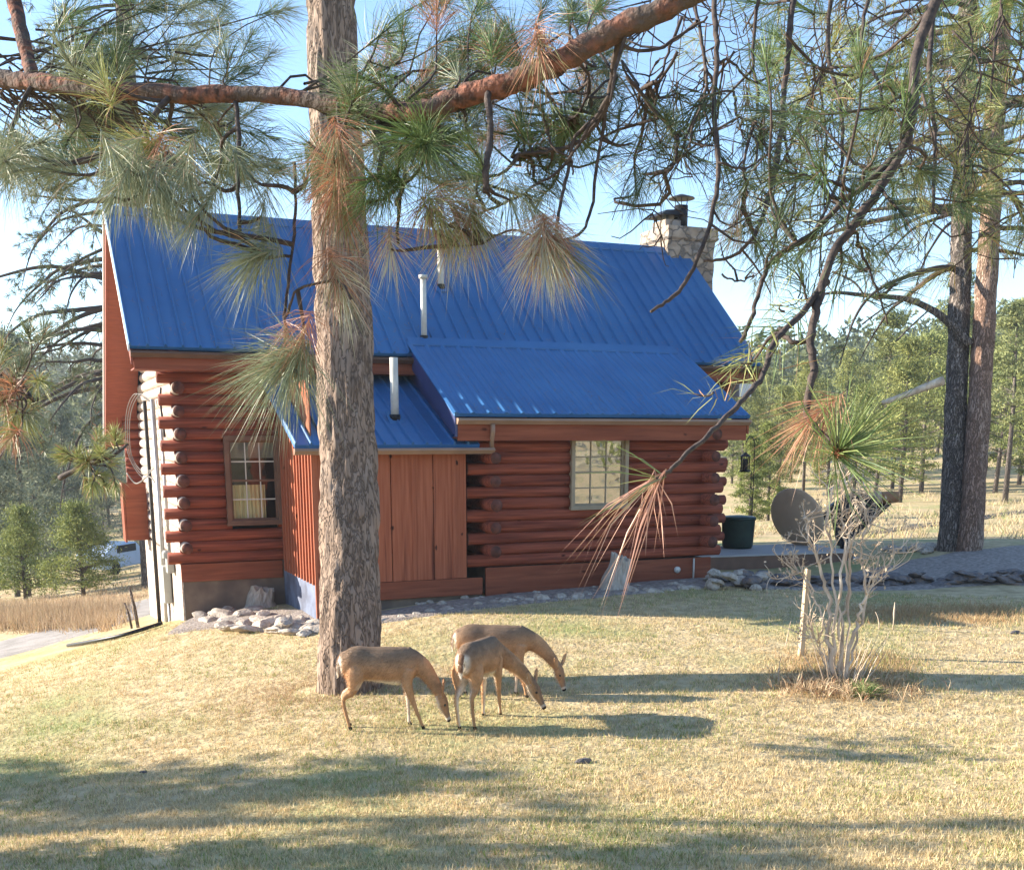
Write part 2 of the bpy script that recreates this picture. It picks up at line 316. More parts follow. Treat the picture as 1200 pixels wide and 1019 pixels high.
# ------------------------------------------------------------------ the log cabin
ZE, EO, XL, XR, YR, ZR = 3.654, .667, -.68, 11.667, 2.431, 6.276; SL = (ZR-ZE)/(YR+EO); YB = 7.25; ZBK = ZR-SL*(YB-YR); YW = 6.6
P_ = .195; LR = .103; XRW = 10.95
cabin = empty('log_cabin', (0, 0, 0)); tag(cabin, 'red-brown log cabin with blue metal roof and stone chimney', 'cabin')
class LogWall(MB):
    def log(s, a, b, r=LR, endmi=1, mi=0, n=14):
        a, b = np.array(a, float), np.array(b, float); L = np.linalg.norm(b-a); k = max(2, int(L/.45)+1)
        o = random.uniform(0, 50); P = []; rad = []
        for t in np.linspace(0, 1, k):
            p = a+(b-a)*t; P.append((p[0]+(0 if abs(b[0]-a[0]) > .1 else .006*math.sin(o+t*L*1.3)), p[1]+.006*math.sin(o+t*L*1.7), p[2]+.006*math.sin(o+2+t*L*1.1)))
            rad.append(r*(1+.05*math.sin(o+t*L*.9)+random.uniform(-.012, .012)))
        s.tube(P, rad, n, mi, True, endmi, .022)
def logrow(mb, z, x0, x1, y, holes, **k):
    segs = [(x0, x1)]
    for (h0, h1, z0, z1) in holes:
        if z0-.06 < z < z1+.06:
            ns = []
            for a, b in segs:
                if h0 > a and h1 < b: ns += [(a, h0), (h1, b)]
                elif h0 <= a < h1 < b: ns += [(h1, b)]
                elif a < h0 < b <= h1: ns += [(a, h0)]
                else: ns.append((a, b))
            segs = ns
    for a, b in segs: mb.log((a, y, z), (b, y, z), **k)
WL = (.94, 1.77, .74, 2.14); WR = (6.50, 7.50, 1.01, 2.165)
fw = LogWall(); gl = LogWall(); gr = LogWall()
for i in range(18):
    z = P_*(i+.5); even = i % 2 == 0
    if z > 3.4: continue
    if z < 3.3: logrow(fw, z, -.19+random.uniform(-.03, .03) if even else .02, (XRW+.45 if even else XRW), .105, [WL])
    for g_, X, sgn in ((gl, .105, 1), (gr, XRW-.1, -1)):
        g_.log((X,   .2 if even else -.25+random.uniform(-.03, .03), z), (X, YW+(.3 if not even else 0), z), mi=0, endmi=1)
for i in range(17, 32):
    z = P_*(i+.5); y0 = (z+.1+.28-ZE)/SL-EO; y1 = min(YW, YR+(ZR-.28-z-.1)/SL)
    if y1 > y0+.1:
        for g_, X in ((gl, .105), (gr, XRW-.1)): g_.log((X, max(y0, .02), z), (X, y1, z))
fw.build('front_wall', [LOGX, LOGEND], cabin, True)
o = gl.build('gable_wall', [PALELOG, LOGEND], cabin, True); o['label'] = 'sun-bleached pale gable log wall'
gr.build('gable_wall', [LOGX, LOGEND], cabin, True)
bw = LogWall()
for i in range(14): bw.log((-.3, YW-.1, P_*(i+.5)), (XRW+.3, YW-.1, P_*(i+.5)))
bw.build('back_wall', [LOGX, LOGEND], cabin, True)
# annex
AX0, AX1, AY, ZA, YAE, AXL, AXR, YAT = 4.86, 9.295, -2.526, 2.583, -2.857, 4.15, 9.93, -.416; ZAT = ZE+SL*(YAT+EO); ASL = (ZAT-ZA)/(YAT-YAE)
aw = LogWall(); asl = [LogWall(), LogWall()]
for i in range(12):
    z = P_*(i+.5); even = i % 2 == 0
    logrow(aw, z, AX0-.36+random.uniform(-.02, .02) if even else AX0-.02, AX1+.34+random.uniform(-.05, .05) if even else AX1-.02, AY+.105, [WR])
    for X, a_ in ((AX0+.03, asl[0]), (AX1-.06, asl[1])):
        a_.log((X, AY+.2 if even else AY-.30+random.uniform(-.03, .03), z), (X, .0, z), mi=0, endmi=1)
aw.build('annex_front_wall', [LOGX, LOGEND], cabin, True); 
for a_ in asl: a_.build('annex_side_wall', [LOGX, LOGEND], cabin, True)
# entry of vertical planks
EX0, EX1, EY = 1.814, 4.47, -2.513
pl = MB(); x = EX0+.02; k = 0
for wd in (.46, .40, .44, .40, .34, .38, .24):
    if x+wd > EX1: wd = EX1-x
    pl.box(x+.006, x+wd-.006, EY-.012*(k % 2), EY+.03, -.17, 2.03); x += wd; k += 1
    if k % 2 == 0 and x < EX1-.1: pl.box(x-.05, x+.02, EY-.028, EY-.013, -.165, 2.02)
pl.box(EX0-.004, EX0+.09, EY-.034, EY+.02, -.78, 2.02)
pl.build('plank_front', PLANK, cabin, bevel=.006)
sd = MB(); y = EY+.06; 
sd.box(EX0+.01, EX0+.035, EY+.05, -.02, -.16, 3.1)
while y < -.1:
    sd.box(EX0-.03, EX0+.008, y, y+.06, -.17, 2.2+(.45*(y-EY))); y += .215
sd.build('plank_side', PLANK, cabin, bevel=.005)
for q_ in ((EX0+.1, EX1+.28, EY-.02, EY+.02, -.47, -.175), (.0, EX0-.01, -.01, .04, -.32, -.005), (AX0-.05, AX1+.1, AY-.02, AY+.04, -.53, -.015)):
    bd = MB(); bd.box(*q_); bd.build('skirt_board', TRIM, cabin, bevel=.008)
fd = MB(); fd.box(.04, XRW-.05, .03, YW-.05, -2.6, -.012); fd.box(AX0+.05, AX1-.05, AY+.05, 0, -1.0, -.02); fd.box(EX0+.1, EX1+.3, EY+.05, 0, -1.1, -.48)
fd.build('foundation', FOUND, cabin)
fb = MB(); fb.box(EX0+.012, EX0+.09, EY+.03, 0, -1.2, -.175); o = fb.build('foundation_panel', FOUNDB, cabin); o['label'] = 'blue-grey painted foundation panel'
gf = MB(); gf.box(-.0, .035, .05, YW-.1, -2.7, -.01); gf.build('gable_foundation', PALELOG, cabin)
# roofs
def roof_slab(name, x0, x1, ya, za, yb, zb, th=.06, rib=.30, m=ROOF, ribs=True, rh=1):
    mb = MB(); d = np.array([0, yb-ya, zb-za]); L = np.linalg.norm(d); d /= L; nn = np.array([0, -d[2], d[1]])
    if nn[2] < 0: nn = -nn
    A, B = np.array([0, ya, za]), np.array([0, yb, zb])
    def pt(x, q, h): return q+np.array([x, 0, 0])+nn*h
    mb.hexa([pt(x0, A, -th), pt(x1, A, -th), pt(x1, B, -th), pt(x0, B, -th), pt(x0, A, 0), pt(x1, A, 0), pt(x1, B, 0), pt(x0, B, 0)])
    if ribs:
        x = x0+.02; j = 0
        while x < x1-.02:
            h, b0, b1 = (.034, .024, .011) if j % 3 == 0 else (.008, .012, .006)
            if j % 3 and rh == 1: x += rib/3; j += 1; continue
            h *= rh*1.35; b0 *= 1 if rh == 1 else 2.2
            mb.hexa([pt(x-b0, A, .001), pt(x+b0, A, .001), pt(x+b0, B, .001), pt(x-b0, B, .001), pt(x-b1, A, h), pt(x+b1, A, h), pt(x+b1, B, h), pt(x-b1, B, h)])
            x += rib/3; j += 1
    return mb.build(name, m, cabin)
roof_slab('roof', XL, XR, -EO, ZE, YR, ZR, rib=.28)
roof_slab('rear_roof', XL, XR, YB, ZBK, YR, ZR, rib=.28)
roof_slab('annex_roof', AXL, AXR, YAE, ZA, YAT+.02, ZAT+.03, rib=.30, rh=.55)
EYE_, EZE = -2.768, 2.084; ESL = .45
roof_slab('entry_roof', 1.51, 4.62, EYE_, EZE, -.02, EZE+ESL*(-.02-EYE_), rib=.24)
rc = MB()
for s_, yb in ((-1, 0), (1, 0)):
    rc.hexa([(XL-.01, YR+s_*.16, ZR-.16*SL+.012), (XR+.01, YR+s_*.16, ZR-.16*SL+.012), (XR+.01, YR, ZR+.012), (XL-.01, YR, ZR+.012),
             (XL-.01, YR+s_*.16, ZR-.16*SL+.045), (XR+.01, YR+s_*.16, ZR-.16*SL+.045), (XR+.01, YR, ZR+.05), (XL-.01, YR, ZR+.05)])
# flashing strip where the annex roof meets the main roof
zt = lambda y: ZA+ASL*(y-YAE)
rc.hexa([(AXL, YAT-.16, zt(YAT-.16)+.028), (AXR-.2, YAT-.16, zt(YAT-.16)+.028), (AXR-.2, YAT+.03, zt(YAT+.03)+.055), (AXL, YAT+.03, zt(YAT+.03)+.055),
         (AXL, YAT-.16, zt(YAT-.16)+.045), (AXR-.2, YAT-.16, zt(YAT-.16)+.045), (AXR-.2, YAT+.03, zt(YAT+.03)+.085), (AXL, YAT+.03, zt(YAT+.03)+.085)])
rc.build('ridge_cap', ROOF, cabin)
def rake(name, X0, X1, pts, depth, m):
    mb = MB()
    for (ya, za), (yb, zb) in zip(pts[:-1], pts[1:]):
        mb.hexa([(X0, ya, za-depth), (X1, ya, za-depth), (X1, yb, zb-depth), (X0, yb, zb-depth), (X0, ya, za), (X1, ya, za), (X1, yb, zb), (X0, yb, zb)])
    return mb.build(name, m, cabin)
rp = [(-EO, ZE-.075), (YR, ZR-.082), (YB, ZBK-.075)]
rake('rake_board', XL+.02, XL+.06, rp, .22, SOFFIT); rake('rake_board', XR-.06, XR-.02, rp, .22, TRIM)
rake('drip_edge', XL-.012, XL+.015, [(-EO-.01, ZE+.012), (YR, ZR+.014), (YB+.01, ZBK+.012)], .10, DRIP)
rake('soffit', XL+.06, -.0, [(-EO+.05, ZE-.2), (YR, ZR-.225), (YB-.05, ZBK-.2)], .03, SOFFIT)
rake('soffit', XRW, XR-.06, [(-EO+.05, ZE-.2), (YR, ZR-.225), (YB-.05, ZBK-.2)], .03, SOFFIT)
rake('annex_rake_board', AXL+.01, AXL+.05, [(YAE+.02, ZA-.07), (YAT, ZAT-.07)], .30, ROOFDK)
rake('annex_rake_board', AXR-.05, AXR-.01, [(YAE+.02, ZA-.07), (YAT, ZAT-.07)], .26, TRIM)
inf = MB(); inf.hexa([(AXL+.12, -2.45, 2.2), (AXL+.16, -2.45, 2.2), (AXL+.16, -.05, 3.2), (AXL+.12, -.05, 3.2), (AXL+.12, -2.45, 2.72), (AXL+.16, -2.45, 2.72), (AXL+.16, -.05, 3.9), (AXL+.12, -.05, 3.9)])
inf.build('annex_side_panel', ROOFDK, cabin)
# eave boards, gutters
ev = MB(); ev.box(XL+.07, XR-.07, -EO+.03, -EO+.07, ZE-.36, ZE-.08); ev.build('fascia', TRIM, cabin)
ev = MB(); ev.box(AXL+.06, AXR-.06, YAE+.03, YAE+.07, ZA-.44, ZA-.09); ev.box(AX0, AX1, AY-.02, AY+.1, 2.345, 2.40); ev.build('annex_fascia', TRIM, cabin)
ev = MB(); ev.box(XL+.07, XR-.07, -EO+.08, .03, ZE-.36, ZE-.34); ev.box(AXL+.06, AXR-.06, YAE+.08, AY+.05, ZA-.40, ZA-.38); ev.build('eave_soffit', SOFFIT, cabin)
def gutter(name, x0, x1, y, z, m=GUTTER):
    mb = MB(); pr = [(0, .0), (-.012, .0), (-.10, .0), (-.115, -.03), (-.10, -.05), (-.06, -.10), (0, -.10)]
    k = len(mb.v)
    for X in (x0, x1):
        for a, b in pr: mb.v.append((X, y+a, z+b))
    n = len(pr)
    for j in range(n): mb.face((j, (j+1) % n, n+(j+1) % n, n+j))
    mb.face(tuple(reversed(range(n)))); mb.face(tuple(range(n, 2*n)))
    mb.box(x0-.004, x1+.004, y-.125, y-.112, z-.042, z-.028); return mb.build(name, m, cabin)
gutter('gutter', XL+.02, XR-.02, -EO+.025, ZE-.075, DKTRIM); gutter('annex_gutter', AXL+.03, AXR-.03, YAE+.025, ZA-.075); gutter('entry_gutter', 1.49, 4.86, EYE_+.02, EZE-.055)
ds = MB(); ds.tube([(4.80, YAE-.05, ZA-.17), (4.80, YAE-.05, ZA-.30), (4.82, YAE+.05, ZA-.42), (4.82, YAE+.05, ZA-.56)], .04, 8); ds.build('downspout', GUTTER, cabin, True)
eb = MB(); eb.box(1.6, 4.5, EY-.03, EY-.005, 1.96, 2.0); eb.build('entry_fascia', TRIM, cabin)
# windows
def window(W, y, fr, m, mun, nx, ny, gm):
    x0, x1, z0, z1 = W; f = MB(); t = fr
    f.box(x0-t, x1+t, y-.05, y+.08, z1, z1+t); f.box(x0-t, x1+t, y-.05, y+.08, z0-t, z0); f.box(x0-t, x0, y-.048, y+.08, z0, z1); f.box(x1, x1+t, y-.048, y+.08, z0, z1)
    f.box(x0-t-.02, x1+t+.02, y-.07, y-.052, z0-t-.004, z0-t+.035)
    fo = f.build('window', m, cabin, bevel=.006)
    p = MB(); p.quad((x0, y+.05, z0), (x1, y+.05, z0), (x1, y+.05, z1), (x0, y+.05, z1)); p.build('pane', gm, fo)
    s = MB(); 
    for a in (x0, x1-.035): s.box(a, a+.035, y+.022, y+.048, z0, z1)
    for b in (z0, z1-.035): s.box(x0+.035, x1-.035, y+.022, y+.048, b, b+.035)
    s.box(x0+.036, x1-.036, y+.024, y+.046, (z0+z1)/2-.018, (z0+z1)/2+.018); s.build('sash', m, fo)
    if nx:
        g = MB()
        for i in range(1, nx): X = x0+.035+(x1-x0-.07)*i/nx; g.box(X-.009, X+.009, y+.034, y+.049, z0+.036, z1-.036)
        for j in range(1, ny): Z = z0+.035+(z1-z0-.07)*j/ny; g.box(x0+.036, x1-.036, y+.032, y+.0475, Z-.011, Z+.011)
        g.build('muntin', mun, fo)
    r_ = MB()   # the dark room behind
    for qd in (((x0-.6, y+.7, z0-.6), (x1+1.6, y+.7, z0-.6), (x1+1.6, y+.7, z1+.5), (x0-.6, y+.7, z1+.5)),): r_.quad(*qd)
    r_.build('room', DARKROOM, fo)
    return fo
w1 = window(WL, .0, .085, WINTRIM, MUNTIN, 3, 4, GLASSL); w2 = window(WR, AY, .07, TANTRIM, TANTRIM, 3, 4, GLASS)
cu = MB(); 
for i in range(28):
    a = WL[0]+.02+i*.022; cu.quad((a, .13+.02*math.sin(i*1.9), WL[2]), (a+.022, .13+.02*math.sin((i+1)*1.9), WL[2]), (a+.022, .15+.02*math.sin((i+1)*1.9), WL[2]+.62), (a, .15+.02*math.sin(i*1.9), WL[2]+.62))
cu.build('curtain', CURTAIN, w1, True)
bl = MB()
for i in range(16): bl.quad((WL[0], .11, WL[3]-.02-i*.018), (WL[1], .11, WL[3]-.02-i*.018), (WL[1], .123, WL[3]-.034-i*.018), (WL[0], .123, WL[3]-.034-i*.018))
bl.build('blind', METER, w1)
# chimney
CHX0, CHX1, CHY0, CHY1 = 11.10, 12.28, 2.2, 3.35
ch = MB(); random.seed(3)
nz_ = 16
def ring(z, g, mb):
    pts = []; 
    for (a, b) in (((CHX0, CHY0), (CHX1, CHY0)), ((CHX1, CHY0), (CHX1, CHY1)), ((CHX1, CHY1), (CHX0, CHY1)), ((CHX0, CHY1), (CHX0, CHY0))):
        for t in np.linspace(0, 1, 7)[:-1]:
            x = a[0]+(b[0]-a[0])*t; y = a[1]+(b[1]-a[1])*t; nn = noise.noise_vector((x*3, y*3, z*3)); pts.append((x+nn[0]*.05+g*np.sign(x-(CHX0+CHX1)/2), y+nn[1]*.05+g*np.sign(y-(CHY0+CHY1)/2), z))
    return pts
zs = list(np.linspace(-1.2, 6.45, 50))+[6.5, 6.56, 6.74]; 
for i, z in enumerate(zs): ch.v += ring(z, .06 if z > 6.47 else 0, ch)
for i in range(len(zs)-1):
    for j in range(24): ch.face((i*24+j, i*24+(j+1) % 24, (i+1)*24+(j+1) % 24, (i+1)*24+j))
ch.face(tuple((len(zs)-1)*24+j for j in range(24)))
cho = ch.build('chimney', STONE, cabin)
fl = MB(); fl.tube([(11.72, 2.75, 6.7), (11.72, 2.75, 7.28)], .155, 18); fl.build('flue_pipe', BLACK, cho, True)
cp = MB(); cp.lathe([(.30, 0), (.30, .02), (.05, .10)], (11.72, 2.75, 7.42), 18)
for a in (0, 2.1, 4.2): cp.tube([(11.72+.14*math.cos(a), 2.75+.14*math.sin(a), 7.26), (11.72+.16*math.cos(a), 2.75+.16*math.sin(a), 7.44)], .012, 6)
cp.build('flue_cap', BLACK, cho)
cw = MB(); cw.box(11.15, 11.55, 2.45, 3.05, 6.70, 6.92); cw.build('flue_box', STONE, cho, bevel=.02)
cw = MB(); cw.hexa([(10.98, 2.35, 6.99), (11.66, 2.35, 7.02), (11.66, 3.15, 7.02), (10.98, 3.15, 6.99), (11.2, 2.5, 7.12), (11.62, 2.5, 7.16), (11.62, 3.0, 7.16), (11.2, 3.0, 7.12)])
for a in (11.2, 11.5): cw.box(a, a+.03, 2.5, 2.53, 6.9, 7.0); cw.box(a, a+.03, 2.95, 2.98, 6.9, 7.0)
cw.build('rain_cowl', BLACK, cho)
# vent pipes through the roofs
def vent(x, y, z, h, r, cap=False):
    v = MB(); v.tube([(x, y, z-.1), (x, y, z+h)], r, 14)
    if cap: v.tube([(x, y, z+h-.02), (x, y, z+h+.04)], r*1.5, 14)
    vo = v.build('vent_pipe', PIPE, cabin, True); b = MB()
    b.hexa([(x-.13, y-.12, z-.075), (x+.13, y-.12, z-.075), (x+.13, y+.13, z+.12), (x-.13, y+.13, z+.12), (x-.12, y-.11, z-.05), (x+.12, y-.11, z-.05), (x+.12, y+.12, z+.145), (x-.12, y+.12, z+.145)])
    b.build('flashing', ROOF, vo); c_ = MB(); c_.tube([(x, y, z-.02), (x, y, z+.075)], r*1.35, 14); c_.build('boot', BLACK, vo, True)
vent(3.43, -1.88, 2.50, 1.0, .07); vent(4.50, -.34, 3.93, 1.08, .055, True); vent(5.29, .92, 5.0, .72, .06, True)
# gable side: electric service, cables, shutter
es = MB(); es.box(-.16, -.02, 1.5, 1.85, -.9, -.2); es.build('meter_box', METER, cabin, bevel=.01)
es = MB(); es.lathe([(.0, 0), (.09, .0), (.09, .1), (.06, .14)], (-.12, 1.0, .02), 16); es.box(-.14, -.02, .85, 1.15, -.25, .02); es.build('meter', METER, cabin)
es = MB(); es.tube([(-.07, 1.0, .1), (-.07, 1.0, 2.4)], .03, 10); es.tube([(-.07, 2.2, -1.9), (-.07, 2.2, 2.9)], .045, 10); es.tube([(-.07, 1.7, -2), (-.07, 1.7, -.9)], .03, 8); es.build('conduit', GALV, cabin, True)
es = MB()
for k in range(3): es.tube(smooth_path([(-.1, 2.2+.05*k, 2.85), (-.25-.05*k, 2.6, 3.0), (-.42-.04*k, 3.0, 2.6), (-.45-.03*k, 3.1, 1.9), (-.3, 2.8, 1.55-.06*k), (-.12, 2.3, 1.6)]), .008, 6)
es.tube(smooth_path([(-.55, 3.2, 1.5), (-.4, 3.0, 1.3), (-.2, 2.5, 1.45), (-.1, 2.2, 1.3)]), .014, 6)
es.build('service_cable', PCABLE, cabin, True)
es = MB(); es.tube(smooth_path([(-.06, .75, 3.05), (-.1, .6, 2.8), (-.08, .45, 2.2)]), .02, 6); es.build('cable', CABLE, cabin, True); es = MB(); es.tube([(-.10, 3.4, 2.9), (-.10, 3.4, -1.9)], .04, 8); es.build('cable', CABLE, cabin, True)
sh = MB()
for k in range(4): sh.box(-.50, -.46, 5.4+k*.16, 5.55+k*.16, -.06, 1.22)
sh.box(-.455, -.0, 5.4, 5.46, -.02, 1.20); sh.box(-.455, 0, 5.98, 6.03, -.02, 1.20)
sh.build('shutter', TRIM, cabin, bevel=.008)
be = MB(); be.box(11.2, 11.5, -.6, -.3, 3.0, 3.26); be.build('beam_end', DRIP, cabin, bevel=.01)
pv = MB(); pv.tube([(8.65, AY-.06, -.22), (8.65, AY+.0, -.22)], .06, 14); pv.build('dryer_vent', PIPE, cabin, True); pv = MB(); pv.tube([(9.0, AY-.05, -.42), (9.0, AY-.05, -.02)], .018, 8); pv.build('standpipe', PIPE, cabin, True)

# ------------------------------------------------------------------ big pine on the lawn
def trunk_mesh(P, rad, n=56, step=.10, amp=.035, flare=.25, seed=0, plate=3.2, m=None):
    P = smooth_path(P, 14); L = np.concatenate([[0], np.cumsum(np.linalg.norm(np.diff(P, axis=0), axis=1))]); N = int(L[-1]/step)+1
    s = np.linspace(0, L[-1], N); Q = np.stack([np.interp(s, L, np.array(P)[:, i]) for i in range(3)], 1)
    rr_ = np.interp(s/L[-1], np.linspace(0, 1, len(rad)), rad); mb = MB()
    for i, (p, u, w_) in enumerate(frames(Q)):
        for j in range(n):
            a = 2*math.pi*j/n; c, s_ = math.cos(a), math.sin(a); r = rr_[i]
            r *= 1+flare*math.exp(-s[i]/.35)*(1+.35*math.sin(a*5+seed))
            q_ = Vector((c*plate*rr_[i]*4, s_*plate*rr_[i]*4, s[i]*plate*.42+seed*7))
            d = noise.voronoi(q_, distance_metric='DISTANCE')[0]; e = d[1]-d[0]
            r += amp*(min(e*2.2, 1)-.6)+.02*noise.noise(q_*.5)
            mb.v.append(tuple(p+u*(c*r)+w_*(s_*r)))
    for i in range(N-1):
        for j in range(n): a = i*n+j; b = i*n+(j+1) % n; mb.face((a, b, b+n, a+n))
    return mb
def limb_path(p, d, L, droop, k=8, wob=.12):
    P = [np.array(p, float)]; d = nrm(np.array(d, float)); 
    for i in range(k):
        d = nrm(d+np.array([0, 0, -droop*(i/k)])+rng.normal(0, wob, 3)*np.array([1, 1, .7])); P.append(P[-1]+d*L/k)
    return P
def far_crown(root, base, top, zr, nl, Lmax, seed, needle=(26, .19, .006), tuftsper=7, prof=lambda t: 1-t*.7, c0=(.055, .085, .03), c1=(.13, .155, .05), dead=.06, m_l=None, drp=.35, tw=.5, up=.25, azr=None):
    """limbs with twigs ending in needle tufts, for the pines in the middle distance"""
    global rng
    keep = rng; rng = np.random.default_rng(seed); lm = MB(); nd = Needles(); base = np.array(base, float); top = np.array(top, float)
    for i in range(nl):
        t = (i+rng.random())/nl; z = zr[0]+(zr[1]-zr[0])*t; s = (z-base[2])/(top[2]-base[2]); p = base+(top-base)*s
        az = rng.uniform(0, 2*np.pi) if azr is None else rng.uniform(*azr); L = Lmax*prof(t)*rng.uniform(.6, 1.1)
        P = smooth_path(limb_path(p, (math.cos(az), math.sin(az), up*rng.uniform(-.3, 1.2)), L, drp), 3); r0 = .02+.012*L
        lm.tube(P, list(np.linspace(r0, .010, len(P))), 6)
        for k in range(tuftsper):
            q = P[min(len(P)-2, int(len(P)*rng.uniform(.3, 1)))]; d = nrm(np.array([math.cos(az), math.sin(az), 0])+rng.normal(0, .8, 3)+np.array([0, 0, -.15]))
            T = limb_path(q, d, rng.uniform(.25, 1.0)*tw*1.5, .5, 4); lm.tube(T, [.010, .009, .008, .007, .006], 4, cap=False)
            for h in range(2): 
                e = T[-1] if h == 0 else T[2]+rng.normal(0, .06, 3)
                nd.tuft(e, nrm(T[-1]-T[-3])+np.array([0, 0, .25])+rng.normal(0, .3, 3), needle[0], needle[1], (15, 85), .12, needle[2], c0, c1, dead)
    if m_l: lm.build('limbs', m_l, root, True)
    nd.build('crown', NEEDLE, root); rng = keep
tb = ground_hit(412, 803); tp = empty('pine_tree', tb); tag(tp, 'big ponderosa pine with thick plated trunk standing on the lawn before the cabin', 'tree')
ttop = np.array(at(388, 0, 14.1))-tb
trunk_mesh([(0, 0, -.3), (0, 0, .6), tuple(ttop*.35+np.array([.045, 0, 0])), tuple(ttop), tuple(ttop*1.6), tuple(ttop*2.1)], [.385, .36, .315, .275, .20, .10], 72, .045, .05, .30, 1).build('trunk', BARK, tp, True)
far_crown(tp, (0, 0, 0), ttop*2.1, (10.5, 17), 30, 3.2, 5, (30, .17, .005), 6, m_l=LIMBRED)

# two tall pines on the right
def tall_pine(u, v, d, ut, rads, m, lab, seed, zr, nl, azr, H=2.0, Lm=3.6, tp_=8):
    b = at(u, v, d); b[2] = G(b[0], b[1]); r = empty('pine_tree', b); t_ = np.array(at(ut, 0, d))-b
    tag(r, lab, 'tree')
    trunk_mesh([(0, 0, -.4), (0, 0, .5), tuple(t_*.4+np.array([.04, 0, 0])), tuple(t_), tuple(t_*H)], rads, 40, .09, .03, .12, seed, 3.2).build('trunk', m, r, True)
    far_crown(r, (0, 0, 0), t_*H, zr, nl, Lm, seed, (24, .19, .0055), tp_, m_l=TWIG, azr=azr, prof=lambda t: 1-.45*t, c0=(.07, .10, .035), c1=(.20, .22, .07), dead=.08)
    return r
rA = tall_pine(1113, 641, 24.6, 1135, [.25, .225, .20, .17, .06], BARKDK, 'tall right-hand pine with dark grey furrowed trunk and dead lower limbs', 11, (6.0, 21), 74, None, 2.0, 4.8, 8)
rB = tall_pine(1136, 642, 24.3, 1174, [.255, .225, .205, .175, .06], BARKRED, 'tall right-hand pine with smooth reddish leaning trunk', 12, (6.8, 21), 64, None, 2.0, 4.4, 8)
# dead limbs of the grey-trunked pine
dl = MB(); b0 = np.array(rA.location)
def rel(pts, d, b): return [np.array(at(u, v, d))-b for u, v in pts]
dl.tube(smooth_path(rel([(1137, 404), (1112, 378), (1090, 362), (1060, 350), (1013, 346), (975, 343), (940, 352)], 24.3, b0), 4), list(np.linspace(.10, .02, 25)), 8)
for pts, r in (([(1060, 350), (1035, 362), (1010, 380)], .02), ([(1013, 346), (1000, 330), (975, 318)], .025), ([(1090, 362), (1070, 380), (1050, 400)], .018), ([(1120, 250), (1075, 235), (1040, 240)], .05), ([(1120, 190), (1090, 165), (1060, 172), (1030, 200)], .05)):
    dl.tube(smooth_path(rel(pts, 24.2, b0), 4), r, 6)
dl.build('dead_limb', BARKDK, rA, True)
db = MB(); db.tube(smooth_path(rel([(1105, 446), (1088, 452), (1060, 463), (1034, 472)], 24.1, b0), 4), list(np.linspace(.10, .05, 13)), 8); o = db.build('broken_limb', PALEBARK, rA, True); o['label'] = 'pale broken limb stub'

# pine behind the cabin on the left, its limbs reaching past the gable
lb = np.array(at(172, 520, 33.0)); lb[2] = G(lb[0], lb[1]); lp = empty('pine_tree', lb); tag(lp, 'tall pine behind the cabin gable with long bare drooping limbs', 'tree')
lt = np.array([.3, 0, 21.0])
trunk_mesh([(0, 0, -.4), (0, 0, 6), (.1, 0, 12), tuple(lt)], [.42, .36, .27, .05], 32, .15, .03, .15, 4, 3).build('trunk', BARKDK, lp, True)
far_crown(lp, (0, 0, 0), lt, (5.2, 20), 64, 5.6, 21, (26, .20, .007), 11, prof=lambda t: 1-.35*t, m_l=TWIG, azr=(2.3, 5.2), c0=(.06, .085, .04), c1=(.16, .18, .075), dead=.08, drp=.4, up=.15)
ll = MB()
for pts, r in (([(200, 325), (120, 325), (60, 312), (0, 324), (-60, 345)], .10), ([(200, 345), (120, 362), (85, 375), (58, 392), (25, 403), (-20, 398)], .09), ([(190, 372), (122, 381), (92, 394), (70, 408), (40, 415)], .075),
    ([(190, 410), (122, 422), (105, 421), (85, 424), (55, 424), (30, 430)], .07), ([(190, 235), (120, 236), (76, 233), (30, 228)], .09), ([(180, 295), (120, 272), (98, 256), (78, 243)], .09)):
    ll.tube(smooth_path(rel(pts, 32.5, lb), 5), list(np.linspace(r, .015, (len(pts)-1)*5+1)), 7)
    for k in range(10):
        i = rng.integers(0, len(pts)-1); t = rng.random(); q = np.array(at(pts[i][0]*(1-t)+pts[i+1][0]*t, pts[i][1]*(1-t)+pts[i+1][1]*t, 32.5))-lb
        ll.tube(limb_path(q, (-.6*RT[0]+rng.normal(0, .5), .4+rng.normal(0, .5), -.8), rng.uniform(.4, 1.3), .4, 6, .25), [.018, .016, .014, .012, .01, .008, .006], 5, cap=False)
ll.build('bare_limb', TWIG, lp, True)

# unseen neighbours up-sun whose crowns shade the near lawn
for (x, y, h, s, z0, r, nl_) in ((-12.6, -2.7, 7.6, 31, 2.2, 2.3, 66), (-17.8, -1.0, 14, 32, 4.4, 2.8, 20), (-7.5, -9.4, 5.4, 33, 1.4, 1.7, 52)):
    r_ = empty('pine_tree', (x, y, G(x, y))); tag(r_, 'pine standing left of the lawn and shading the near grass', 'tree', 'pines shading the lawn')
    mb = MB(); mb.tube([(0, 0, -.3), (.1, 0, h*.5), (0, .1, h)], [.2, .15, .03], 10); mb.build('trunk', BARK, r_, True)
    far_crown(r_, (0, 0, 0), (0, .1, h), (z0, h-.3), nl_, r, s, (34, .2, .011), 6, m_l=TWIG)

